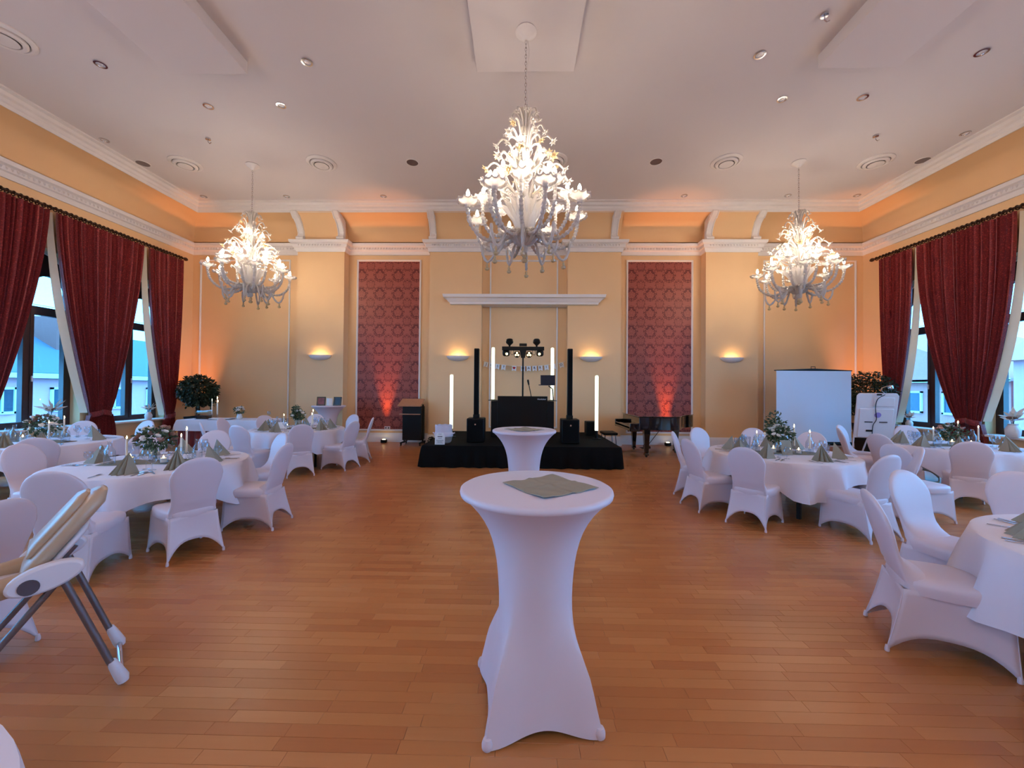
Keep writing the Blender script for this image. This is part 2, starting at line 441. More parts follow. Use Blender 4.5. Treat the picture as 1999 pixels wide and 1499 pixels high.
def arch(yc, a, spr, zb, n=16):
    return [(yc-a, zb)]+[(yc-a*math.cos(PI*i/n), spr+a*math.sin(PI*i/n)) for i in range(n+1)]+[(yc+a, zb)]
def rect(y0, y1, z0, z1): return [(y0, z0), (y1, z0), (y1, z1), (y0, z1)]
def circ(yc, zc, r, n=20): return [(yc+r*math.cos(2*PI*i/n), zc+r*math.sin(2*PI*i/n)) for i in range(n)]
wn_no = 0
for X, dr, side in ((XL, 1, 'left'), (XR, -1, 'right')):
    for yc in WY[:2]:
        wn_no += 1
        Mw = Matrix(((0, 0, dr, X-dr*.27), (1, 0, 0, yc), (0, 1, 0, 0), (0, 0, 0, 1)))
        e = tag(empty('window_%d' % wn_no), kind='structure')
        holes = [rect(-.67, -.05, SILL+.1, 3.14), rect(.05, .67, SILL+.1, 3.14), arch(-.355, .3, 3.66, 3.28), arch(.355, .3, 3.66, 3.28), circ(0, 4.16, .19)]
        me = flat_curve('window_frame', [arch(0, WA, SPR, SILL)]+holes, .08, Mw); me.materials.append(M['frame'])
        link('window_frame', me, e)
        for h, nm in zip(holes, ['pane']*5):
            me = flat_curve('pane', [h], .008, Mw); me.materials.append(M['pane']); link('pane', me, e)
        for s in (-1, 1):
            o_ = rect(-.69, -.03, SILL+.07, 3.17) if s < 0 else rect(.03, .69, SILL+.07, 3.17)
            i_ = rect(-.63, -.09, SILL+.14, 3.1) if s < 0 else rect(.09, .63, SILL+.14, 3.1)
            me = flat_curve('casement', [o_, i_], .11, Mw); me.materials.append(M['frame']); link('casement', me, e)
        MB().box((X-dr*.19, yc+.05, 1.75), (.03, .025, .12)).build('window_handle', M['plastic'], e, bevel=.006)
        MB().box((X-dr*.06, yc, SILL-.01), (.5, 2*WA+.16, .045)).build('window_sill', M['white'], e, bevel=.01)
        # moulded white arch rim inside the reveal
        me = flat_curve('arch_rim', [arch(0, WA+.001, SPR, 3.3), arch(0, WA-.06, SPR, 3.301)], .05, Matrix(((0, 0, dr, X-dr*.16), (1, 0, 0, yc), (0, 1, 0, 0), (0, 0, 0, 1))))
        me.materials.append(M['white']); link('arch_rim', me, e)

# cornices and baseboard follow the pilasters; path runs so that the room lies to the left
def back_path(side):
    p = [(XR, YB)]
    for a, b in reversed(PIL): p += [(b, YB), (b, YP), (a, YP), (a, YB)]
    p += [(XL, YB)]; return p
room_path = [(XR, YF)]+back_path(0)+[(XL, YF)]
lowc = [(0, 5.6), (.035, 5.6), (.05, 5.66), (.06, 5.70), (.1, 5.72), (.11, 5.8), (.17, 5.83), (.185, 5.89), (.185, 5.91), (0, 5.915)]
t1 = struct(MB().sweep(room_path, lowc).build('trim_1', M['white'], angle=30))
# leaf-and-dart ornaments on the cornice
orn = MB()
def bead(x, y, z, nx, ny):
    tx, ty = -ny, nx
    vs_ = [(x+tx*.028, y+ty*.028, z), (x-tx*.028, y-ty*.028, z), (x+nx*.03, y+ny*.03, z-.012), (x, y, z-.06), (x+nx*.025, y+ny*.025, z-.035)]
    orn.add(vs_, [(0, 2, 1), (0, 4, 2), (1, 2, 4), (0, 3, 4), (1, 4, 3)])
pp = [Vector(p) for p in room_path]
for i in range(len(pp)-1):
    d = pp[i+1]-pp[i]; L = d.length; d.normalize(); nrm = Vector((-d.y, d.x)); k = int(L/.085)
    for j in range(k):
        q = pp[i]+d*(.04+(j+.5)*(L-.08)/k)+nrm*.115
        if q.y > 2: bead(q.x, q.y, 5.79, nrm.x, nrm.y)
tag(orn.build('cornice_ornament', M['white'], t1, smooth=False), kind='stuff')
COV = [(0, 5.9), (0, 6.0), (.04, 6.2), (.15, 6.38), (.36, 6.52), (.6, 6.59), (.72, 6.6)]
rect_path = [(XR, YF), (XR, YB), (XL, YB), (XL, YF)]
struct(MB().sweep(rect_path, [(o, z) for o, z in COV]+[(.72, 6.9), (-.05, 6.9), (-.05, 5.9)]).build('wall_cove', M['wall'], angle=25))
upc = [(.66, 6.6), (.72, 6.58), (.735, 6.64), (.76, 6.66), (.77, 6.72), (.82, 6.74), (.84, 6.8), (.9, 6.82), (.9, 6.88), (.66, 6.88)]
struct(MB().sweep(rect_path, upc).build('trim_2', M['white'], angle=30))
struct(MB().sweep(room_path, [(0, 0), (.035, 0), (.035, .2), (.02, .24), (.012, .27), (0, .27)]).build('baseboard_back', M['white'], angle=30))
# consoles between the two cornices
BR = [-6.45, -5.26, -2.56, 2.7, 5.4, 6.72]
def bracket(x):
    side = [(YP+.01, 5.92), (YP-.1, 5.92), (YP-.12, 5.99), (YP-.07, 6.04), (YP-.05, 6.12), (YP-.1, 6.24), (YP-.17, 6.36), (YP-.29, 6.46), (YP-.38, 6.5), (YP-.47, 6.6), (YP+.01, 6.6)]
    m = MB(); m.prism(side, x-.1, x+.1, Matrix(((0, 0, 1, 0), (1, 0, 0, 0), (0, 1, 0, 0), (0, 0, 0, 1))))
    for dx in (-.075, .075):
        pts = [(x+dx, a-.012, b) for a, b in side[2:10]]; m.tube(pts, .018, 6)
    m.tube([(x-.11, YP-.1, 5.975), (x+.11, YP-.1, 5.975)], .05, 10); m.tube([(x-.11, YP-.3, 6.5), (x+.11, YP-.3, 6.5)], .045, 10)
    return m
for x in BR: bracket(x).build('console_bracket', M['white'], t1, angle=30)

# ceiling and hung panels
ceil = struct(MB().box(((XL+XR)/2, (YB+YF)/2, ZC+.06), (XR-XL-1.3, YB-YF-1.3, .12)).build('ceiling', M['ceiling'], smooth=False))
for (x0, x1, y0, y1) in ((-5.7, -4.42, 1.5, 6.12), (-.72, .82, 1.5, 6.12), (4.6, 5.82, 1.5, 6.1)):
    MB().box(((x0+x1)/2, (y0+y1)/2, ZC-.1), (x1-x0, y1-y0, .2)).build('ceiling_panel', M['ceiling'], ceil, smooth=False, bevel=.006)

# flat mouldings framing the wall fields
def field(name, x0, x1, z0, z1, w=.045, d=.03, y=YB):
    m = MB()
    ring = [(0, 0), (0, d), (w*.5, d*1.3), (w, d*.6), (w, 0)]
    P = [(x0, z0), (x1, z0), (x1, z1), (x0, z1)]; ins = [(1, 1), (-1, 1), (-1, -1), (1, -1)]
    vs_ = []; fs = []
    for (px, pz), (sx, sz) in zip(P, ins):
        for o, h in ring: vs_.append((px+sx*o, y-h, pz+sz*o))
    k = len(ring)
    for i in range(4):
        j = (i+1) % 4
        for q in range(k-1): fs.append((i*k+q, i*k+q+1, j*k+q+1, j*k+q))
    m.add(vs_, fs); return m.build(name, M['white'], None, smooth=False)
n_t = 2
for x0, x1 in ((-9.72, -6.95), (7.16, 9.85), (-.92, 1.12)):
    n_t += 1; struct(field('trim_%d' % n_t, x0, x1, .45, 5.46))
for x0, x1, lab in ((-4.92, -2.98, 'red damask wallpaper panel in white frame, behind the lectern'), (3.14, 5.1, 'red damask wallpaper panel in white frame, behind the grand piano')):
    e = empty('damask_panel', ((x0+x1)/2, YB, .3), 0, lab, 'wall panel', 'damask panels on the back wall')
    MB().box((0, -.008, 2.58), (x1-x0-.06, .014, 5.1)).build('wallpaper', M['damask'], e, smooth=False)
    f = field('panel_frame', x0, x1, .33, 5.46, .05, .035); f.parent = e; f.location = (-(x0+x1)/2, -YB, -.3)

# moulded white canopy over the stage recess
e = empty('wall_canopy', (.1, YP, 4.05), 0, 'long white moulded canopy shelf on the back wall above the stage', 'canopy')
cp = [(0, 0), (.03, 0), (.05, .06), (.1, .09), (.14, .15), (.2, .17), (.22, .25), (0, .25)]
mm = MB(); mm.sweep([(-2.1, .28), (-2.1, -.1), (2.1, -.1), (2.1, .28)], [(-o, z) for o, z in cp])
mm.build('canopy_moulding', M['white'], e, angle=30)
MB().box((0, .09, .235), (4.2, .4, .02)).build('canopy_top', M['white'], e, smooth=False)
MB().box((0, .09, .01), (4.2, .4, .02)).build('canopy_underside', M['white'], e, smooth=False)

# wall sockets
for x, z, y, lab in ((-3.95, .32+.1, YB, 'white double wall socket under the red panel beside the lectern'),):
    e = empty('wall_socket', (x, y-.02, z), 0, lab, 'socket')
    MB().box((0, 0, 0), (.17, .014, .09)).build('cover_plate', M['plastic'], e, bevel=.006)
    for dx in (-.04, .04): MB().lathe([(.0, 0), (.026, 0), (.026, .012), (0, .012)], 12, (0, 0, 0), Matrix.Translation((dx, -.008, 0)) @ Matrix.Rotation(PI/2, 4, 'X')).build('socket_hole', M['greyplastic'], e)

# ------------------------------------------------------------------ curtains
def curtain(X, dr, y_lead, y_out, y_tie, label, ztie=.95, p=1.6, group='red brocade curtains'):
    """one gathered panel: leading edge at the window centre, outer edge over the pier, tied back at y_tie"""
    e = empty('curtain', (X, y_tie, 0), 0, label, 'curtain', group)
    sg = 1 if y_out > y_lead else -1
    w = abs(y_out-y_lead); nf = round(w*11); ztop = 5.24; tw = .2
    seed = random.random()*9
    def edge(t, a, b): return b+(a-b)*(1-t**p)
    def pt(u, z):
        if z >= ztie:
            t = (ztop-z)/(ztop-ztie)
            l = edge(t, y_lead, y_tie-sg*tw*.75); r = edge(t, y_out, y_tie+sg*tw*.45)
            amp = .042+.03*t*(1-t)
            d = .2-.03*t
            if t > .93: amp *= 1-(t-.93)/.07*.6
        else:
            t = (ztie-z)/ztie
            sp_ = tw*(.75+.5*math.sin(min(1, t*1.6)*PI/2)); l = y_tie-sg*sp_; r = y_tie+sg*sp_*.4; amp = .05; d = .17
        y = l+(r-l)*u
        ph = 2*PI*nf*u+seed
        dd = d+amp*(math.sin(ph)+.35*math.sin(2.3*ph+seed)+.3*math.sin(.37*ph))
        return (dr*dd, y-y_tie, z)
    zs = [ztop-(ztop-ztie)*i/26 for i in range(27)]
    mb = MB(); nu = nf*6
    mb.grid(lambda u, v: pt(u, zs[round(v*26)]), nu, 26); mb.build('drape', M['brocade'], e, angle=80)
    mb = MB(); zl = [ztie-.06-(ztie-.08)*i/8 for i in range(9)]
    mb.grid(lambda u, v: pt(u, zl[round(v*8)]), nu, 8); mb.build('tail', M['brocade'], e, angle=80)
    # cream lining showing past the leading edge
    mb = MB()
    def lf(u, v):
        z = zs[round(v*26)]; a = pt(0, z); t = v
        wd = .03+.2*t*(1.15-t)
        return (dr*(.13-.09*u-.02*u*t), a[1]-sg*(u-.25)*wd, z)
    mb.grid(lf, 4, 26); mb.build('lining', M['lining'], e, angle=80)
    # tie band
    pts = [(dr*(.17+.1*math.cos(q)), .13*math.sin(q), ztie-.02+.03*math.sin(q)*sg) for q in [2*PI*i/16 for i in range(16)]]
    m = MB()
    vs_ = []; fs = []
    for i, q in enumerate(pts):
        vs_ += [(q[0], q[1], q[2]-.06), (q[0]*1.06, q[1]*1.05, q[2]), (q[0], q[1], q[2]+.06)]
    for i in range(16):
        j = (i+1) % 16
        fs += [(i*3, j*3, j*3+1, i*3+1), (i*3+1, j*3+1, j*3+2, i*3+2)]
    m.add(vs_, fs); m.build('tieback', M['brocade'], e, angle=80)
    return e
ring_me = None
def rod(X, dr, y1, label):
    e = empty('curtain_rod', (X+dr*.2, y1, 5.31), 0, label, 'curtain rod', 'bronze curtain rods')
    L = y1-4.5
    MB().tube([(0, .04, 0), (0, -L, 0)], .026, 10).build('pole', M['brass'], e)
    m = MB(); m.lathe([(0, 0), (.03, .0), (.034, .02), (.05, .06), (.05, .09), (.03, .13), (0, .14)], 12, (0, 0, 0), Matrix.Rotation(-PI/2, 4, 'X')); m.build('finial', M['brass'], e, loc=(0, .02, 0))
    m = MB(); m.tube([(.044*math.cos(2*PI*i/12), 0, .044*math.sin(2*PI*i/12)-.012) for i in range(12)], .011, 6, close=True); me = m.mesh('curtain_ring'); me.materials.append(M['brass'])
    k = int((y1-6.9)/.095)
    for i in range(k): link('curtain_ring', me, e, (0, -.05-i*.095+random.uniform(-.012, .012), 0))
    for yy in (-.6, -3.1): MB().tube([(0, yy, 0), (-dr*.2, yy, -.04)], .014, 8).build('rod_bracket', M['brass'], e)
rod(XL, 1, 11.0, 'long bronze curtain rod with rings over the left windows')
rod(XR, -1, 10.98, 'long bronze curtain rod with rings over the right windows')
curtain(XL, 1, 9.98, 10.98, 10.72, 'red brocade curtain tied beside the left corner tree', .82, 1.9)
curtain(XL, 1, 9.84, 8.86, 8.99, 'red brocade curtain on the left pier, half nearer the back wall', 1.0, 1.5)
curtain(XL, 1, 7.92, 8.92, 8.8, 'red brocade curtain on the left pier, half farther from the back wall', 1.0, 1.5)
curtain(XL, 1, 7.78, 6.82, 6.86, 'red brocade curtain cut by the left edge of the picture', 1.0, 1.5)
curtain(XR, -1, 9.95, 10.85, 10.6, 'red brocade curtain tied beside the flip chart', .82, 2.2)
curtain(XR, -1, 9.82, 8.76, 8.88, 'red brocade curtain on the right pier, half nearer the back wall', 1.0, 2.0)
curtain(XR, -1, 7.9, 8.82, 8.68, 'red brocade curtain on the right pier, half farther from the back wall', 1.0, 2.0)

# ------------------------------------------------------------------ lamps on walls and ceiling
for x, lab in ((-5.86, 'half-bowl wall sconce above the photo stand'), (-1.81, 'half-bowl wall sconce left of the stage'), (2.05, 'half-bowl wall sconce right of the stage'), (6.08, 'half-bowl wall sconce between piano and projection screen')):
    e = empty('wall_sconce', (x, YP, 2.5), 0, lab+', glowing upward', 'wall lamp', 'plaster wall sconces')
    m = MB(); n = 20; rows = 8; R, H, D = .32, .14, .2
    m.grid(lambda u, v: (-R*math.cos(PI*u)*math.sin(PI/2*(1-v) if v < 1 else 0), -D*math.sin(PI*u)*math.cos(PI/2*v), .06-H*math.sin(PI/2*v)), n, rows)
    o = m.build('bowl', M['white'], e); s_ = o.modifiers.new('thick', 'SOLIDIFY'); s_.thickness = .01
    m = MB(); m.tube([(-.1, -.11, -.035), (.1, -.11, -.035)], .014, 8); m.build('lamp_tube', emit('sconce_lamp', (1, .7, .32), SCONCE*16), e)
def uplight(x, y, lab, tilt, power, size=.5):
    e = empty('floor_uplight', (x, y, 0), 0, lab, 'spotlight', 'battery uplights on the floor')
    MB().box((0, 0, .05), (.16, .13, .09)).build('housing', M['black'], e, bevel=.015)
    MB().lathe([(0, .098), (.045, .098), (.045, .104), (0, .104)], 14).build('lens', M['uplens'], e)
    l = bpy.data.lights.new('uplight_beam', 'SPOT'); l.energy = power; l.color = (1, .33, .07); l.spot_size = size; l.spot_blend = .9; l.shadow_soft_size = .04
    o = bpy.data.objects.new('uplight_beam', l); col.objects.link(o); o.parent = e; o.location = (0, 0, .12)
    o.rotation_euler = tilt
uplight(-3.98, 11.38, 'small black uplight on the floor beside the lectern', (PI-.03, 0, 0), UPLIGHT*6, .55)
uplight(4.3, 11.38, 'small black uplight on the floor behind the piano', (PI-.03, 0, 0), UPLIGHT*6, .55)
uplight(-9.55, 11.2, 'small black uplight on the floor in the left corner', (PI-.02, .02, 0), UPLIGHT*5, .7)
uplight(9.65, 11.2, 'small black uplight on the floor in the right corner', (PI-.02, -.02, 0), UPLIGHT*5, .7)

DL = [(-6.86, 6.14), (-3.46, 6.13), (-5.85, 7.09), (-4.47, 7.08), (-8.89, 8.06), (-8.75, 10.5), (-6.44, 10.5), (-3.76, 10.5), (1.4, 10.5), (3.69, 6.07), (4.66, 7.01), (6.05, 6.98), (8.95, 7.98), (7.05, 6.06), (4.38, 10.5), (7.13, 10.5), (8.95, 10.5)]
DN = ['leftmost in the near left part', 'right of the left panel', 'between left panel and left chandelier, left of the pair', 'between left panel and left chandelier, right of the pair',
      'beside the left cornice', 'in the far left ceiling corner', 'above the left sconce', 'above the left damask panel', 'behind the middle chandelier', 'left of the right panel', 'beyond the right panel, left of the pair', 'beyond the right panel, right of the pair',
      'beside the right cornice', 'rightmost in the near right part', 'above the right damask panel', 'behind the right chandelier', 'in the far right ceiling corner']
first = None
for (x, y), nm in zip(DL, DN):
    lab = 'recessed chrome downlight, '+nm
    if first is None:
        first = empty('downlight', (x, y, ZC), 0, lab, 'downlight', 'recessed ceiling downlights')
        MB().lathe([(.055, 0), (.085, 0), (.085, -.012), (.06, -.014), (.055, 0)], 20).build('rim', M['chrome'], first)
        MB().lathe([(0, -.012), (.022, -.012), (.03, -.004), (.056, -.002), (.056, 0), (0, 0)], 16).build('reflector', M['downglow'], first)
    else:
        c = copy_tree(first); c.location = (x, y, ZC); tag(c, lab)
for (x, y), nm in zip([(-8.9, 8.92), (-2.53, 8.92), (3.08, 8.92), (9.05, 8.91)], ['leftmost of the row of four', 'left of the middle chandelier', 'right of the middle chandelier', 'rightmost of the row of four']):
    e = empty('ceiling_speaker', (x, y, ZC), 0, 'flat grey round ceiling speaker, '+nm, 'speaker', 'round ceiling speakers')
    MB().lathe([(0, 0), (.13, 0), (.13, -.008), (0, -.012)], 24).build('grille', M['greymetal'], e)
    MB().lathe([(.13, 0), (.15, 0), (.15, -.01), (.13, -.012), (.13, 0)], 24).build('rim', M['white'], e)
first = None
for (x, y), nm in zip([(-7.89, 8.93), (-4.66, 8.93), (.72, 8.86), (4.68, 8.93), (8.05, 8.95), (-7.75, 5.62)], ['left of the left chandelier', 'right of the left chandelier', 'behind the middle chandelier', 'left of the right chandelier', 'right of the right chandelier', 'at the upper left edge of the picture']):
    lab = 'round ringed ceiling air vent, '+nm
    if first is None:
        first = empty('air_vent', (x, y, ZC), 0, lab, 'vent', 'round ceiling air vents'); first.scale = (.78, .78, .9)
        MB().lathe([(.3, 0), (.42, 0), (.42, -.02), (.36, -.05), (.33, -.045), (.3, 0)], 32).build('outer_ring', M['white'], first)
        MB().lathe([(.2, -.02), (.3, -.03), (.3, -.06), (.27, -.085), (.22, -.08), (.2, -.02)], 32).build('middle_ring', M['white'], first)
        MB().lathe([(0, -.07), (.18, -.07), (.19, -.085), (0, -.1)], 32).build('disc', M['white'], first)
        MB().lathe([(0, 0), (.32, 0), (.32, -.01), (0, -.012)], 32).build('duct', M['greyplastic'], first)
    else:
        c = copy_tree(first); c.location = (x, y, ZC); tag(c, lab)
for (x, y), nm in zip([(-6.61, 8.02), (7.22, 8.03), (4.18, 5.42)], ['near the left chandelier', 'near the right chandelier', 'above the right half near the upper edge']):
    e = empty('ceiling_hook', (x, y, ZC), 0, 'small metal ceiling hook '+nm, 'hook', 'ceiling hooks')
    MB().lathe([(0, 0), (.05, 0), (.05, -.03), (0, -.035)], 14).build('base', M['chrome'], e)
    MB().tube([(0, 0, -.03), (0, 0, -.08), (.03, 0, -.11), (.07, 0, -.09)], .009, 8).build('hook_arm', M['chrome'], e)

# ------------------------------------------------------------------ chandeliers
def bez(P, n):
    out = []
    m = len(P)-1
    for i in range(n+1):
        t = i/n*m; k = min(int(t), m-1); f_ = t-k
        p0, p1, p2, p3 = P[max(k-1, 0)], P[k], P[k+1], P[min(k+2, m)]
        out.append(tuple(.5*((2*b)+(-a+c)*f_+(2*a-5*b+4*c-d)*f_*f_+(-a+3*b-3*c+d)*f_**3) for a, b, c, d in zip(p0, p1, p2, p3)))
    return out
def rz_pts(pts, q): return [(r*math.cos(q), r*math.sin(q), z) for r, z in pts]
def chandelier():
    e = empty('chandelier', (0, 0, 0))
    B = -3.27
    MB().lathe([(0, 0), (.14, 0), (.15, -.02), (.11, -.05), (.05, -.1), (.025, -.13), (0, -.13)], 20).build('canopy', M['white'], e)
    ch = MB()
    for i in range(20):
        z = -.13-i*.05; c_ = [(.013*math.cos(q), 0, z-.028+.032*math.sin(q)) for q in [2*PI*k/8 for k in range(8)]]
        if i % 2: c_ = [(0, x, z_) for x, _, z_ in c_]
        ch.tube(c_, .0045, 5, close=True)
    ch.build('chain', M['chrome'], e)
    MB().tube([(.03+.015*math.sin(i), .01, -.12-i*.1) for i in range(11)], .004, 5).build('cord', M['white'], e)
    # central column
    pr = [(0, .14), (.03, .15), (.05, .2), (.03, .24), (.12, .27), (.17, .34), (.18, .4), (.1, .45), (.05, .5), (.045, .72), (.1, .8), (.12, .86), (.06, .93), (.04, 1.0), (.04, 1.12), (.09, 1.2), (.11, 1.26), (.05, 1.33), (.035, 1.45), (.08, 1.52), (.1, 1.58), (.05, 1.64), (.03, 1.72), (.07, 1.8), (.085, 1.86), (.04, 1.92), (.03, 2.0), (.08, 2.1), (.1, 2.14), (.03, 2.16), (0, 2.17)]
    MB().lathe([(r, B+z) for r, z in pr], 32, flute=.1, nf=16).build('column', M['murano'], e)
    m = MB(); m.lathe([(0, B), (.03, B+.01), (.045, B+.04), (.02, B+.07), (.035, B+.1), (.015, B+.14), (0, B+.15)], 12); m.build('finial_drop', M['murano2'], e)
    def arm(q, path, cupr, lit=True):
        pts = bez([(r, z) for r, z in path], 40); n = len(pts)
        a = MB().tube(rz_pts([(r, B+z) for r, z in pts], q), [.019+.013*(i % 2) for i in range(n)], 7).build('arm', M['murano'], e)
        r, z = pts[-1]; c_ = (r*math.cos(q), r*math.sin(q), B+z)
        m = MB(); m.cup([(.014, -.09), (.035, -.07), (.03, -.05), (.045, -.02), (cupr*.6, .005), (cupr*.9, .035), (cupr, .03), (cupr*1.06, .008), (cupr*.98, .0)], 30)
        m.v = [(x*(1+.07*math.cos(10*math.atan2(y_, x))), y_*(1+.07*math.cos(10*math.atan2(y_, x))), z_+.22*max(0, math.hypot(x, y_)-cupr*.5)*math.cos(10*math.atan2(y_, x))) for x, y_, z_ in m.v]
        m.lathe([(.011, 0), (.011, .08), (0, .08)], 8)
        m.build('drip_cup', M['murano'], a, loc=c_)
        if lit:
            MB().lathe([(0, .078), (.016, .088), (.025, .112), (.021, .142), (.01, .166), (0, .18)], 6).build('bulb', M['bulb'], a, loc=c_)
    for i in range(8):
        arm(2*PI*i/8+.2, [(.1, .42), (.3, .3), (.55, .27), (.74, .42), (.8, .62), (.8, .74)], .14)
        arm(2*PI*(i+.5)/8+.2, [(.09, .46), (.25, .4), (.45, .42), (.57, .58), (.6, .78), (.59, .92)], .13)
    for i in range(6): arm(2*PI*i/6+.5, [(.05, .95), (.16, .9), (.28, .93), (.36, 1.06), (.36, 1.16)], .1)
    for i in range(3): arm(2*PI*i/3+.1, [(.04, 1.4), (.1, 1.38), (.18, 1.43), (.2, 1.52)], .075)
    def stem(q, path, fr, amber):
        pts = bez(path, 12); n = len(pts)
        s_ = MB().tube(rz_pts([(r, B+z) for r, z in pts], q), [.018-.007*i/n for i in range(n)], 6).build('stem', M['murano'], e)
        r, z = pts[-1]; rp_, zp = pts[-3]
        d = Vector(((r-rp_)*math.cos(q), (r-rp_)*math.sin(q), z-zp)).normalized()
        m = MB(); Mx = d.to_track_quat('Z', 'Y').to_matrix().to_4x4()
        for k in range(6):
            w_ = 2*PI*k/6; ca, sa = math.cos(w_), math.sin(w_); cb, sb = math.cos(w_+.5), math.sin(w_+.5); cc, sc_ = math.cos(w_-.5), math.sin(w_-.5)
            m.add([(0, 0, -.01), (fr*.6*cb, fr*.6*sb, fr*.45), (fr*1.15*ca, fr*1.15*sa, fr*.55), (fr*.6*cc, fr*.6*sc_, fr*.45), (fr*.5*ca, fr*.5*sa, fr*.62)], [(0, 1, 4, 3), (1, 2, 4), (4, 2, 3)], Mx)
        m.lathe([(0, fr*.8), (fr*.22, fr*.6), (fr*.2, .0), (0, -.01)], 6, M=Mx)
        m.build('glass_flower', M['murano2'] if amber else M['murano'], s_, loc=(r*math.cos(q), r*math.sin(q), B+z))
    for i in range(18): stem(2*PI*i/18+.1, [(.08, .88), (.2, 1.05), (.32, 1.28), (.44, 1.36), (.53, 1.28)] if i % 2 else [(.08, .88), (.26, 1.0), (.46, 1.1), (.58, 1.08), (.63, 1.0)], .07, i % 3 == 0)
    for i in range(14): stem(2*PI*i/14, [(.07, 1.28), (.14, 1.45), (.22, 1.66), (.32, 1.72), (.39, 1.64)] if i % 2 else [(.07, 1.28), (.2, 1.38), (.34, 1.45), (.42, 1.38)], .06, i % 2 == 0)
    for i in range(12): stem(2*PI*i/12+.3, [(.06, 1.6), (.1, 1.75), (.16, 1.9), (.23, 1.92), (.27, 1.84)] if i % 2 else [(.06, 1.6), (.13, 1.7), (.22, 1.72), (.26, 1.64)], .05, i % 3 == 1)
    for i in range(8): stem(2*PI*i/8, [(.04, 1.88), (.06, 2.0), (.11, 2.1), (.17, 2.1), (.19, 2.04)], .042, False)
    for i in range(10):            # festoons with drops below the bowl
        q = 2*PI*i/10+.15; r1 = .42 if i % 2 else .58
        pts = bez([(.17, .38), (r1*.6, .36), (r1*.85, .14), (r1, .09), (r1*1.12, .2), (r1*1.15, .34)], 16)
        f_ = MB().tube(rz_pts([(r, B+z) for r, z in pts], q), [.016+.007*(k % 2) for k in range(len(pts))], 6).build('festoon', M['murano'], e)
        m = MB(); m.lathe([(0, -.13), (.028, -.115), (.034, -.09), (.012, -.075), (.02, -.05), (.008, -.02), (.006, .0), (0, 0)], 8)
        m.build('glass_drop', M['murano2'], f_, loc=(r1*math.cos(q), r1*math.sin(q), B+.085))
    for i in range(16):            # glass leaves rising around the bowl
        q = 2*PI*i/16; tx, ty = -math.sin(q), math.cos(q); cx, cy = math.cos(q), math.sin(q)
        def P_(r, s_, z): return (r*cx+s_*tx, r*cy+s_*ty, B+z)
        m = MB(); m.add([P_(.1, -.012, .42), P_(.1, .012, .42), P_(.17, .05, .6), P_(.17, -.05, .6), P_(.24, .045, .76), P_(.24, -.045, .76), P_(.34, 0, .82), P_(.175, 0, .6)],
                        [(0, 1, 7), (1, 2, 7), (0, 7, 3), (2, 4, 7), (3, 7, 5), (4, 6, 7), (5, 7, 6)])
        m.build('glass_leaf', M['murano'], e)
    return e
c0 = chandelier(); c0.location = (.05, 5.42, ZC-.2); c0.rotation_euler.z = .1
tag(c0, 'large middle white glass chandelier, nearest of the three', 'chandelier', 'glass chandeliers')
for x, y, rz, lab in ((-6.34, 9.0, .5, 'white glass chandelier hanging near the left curtains'), (6.33, 8.96, .9, 'white glass chandelier hanging above the projection screen')):
    c = copy_tree(c0); c.location = (x, y, ZC); c.rotation_euler.z = rz; tag(c, lab)

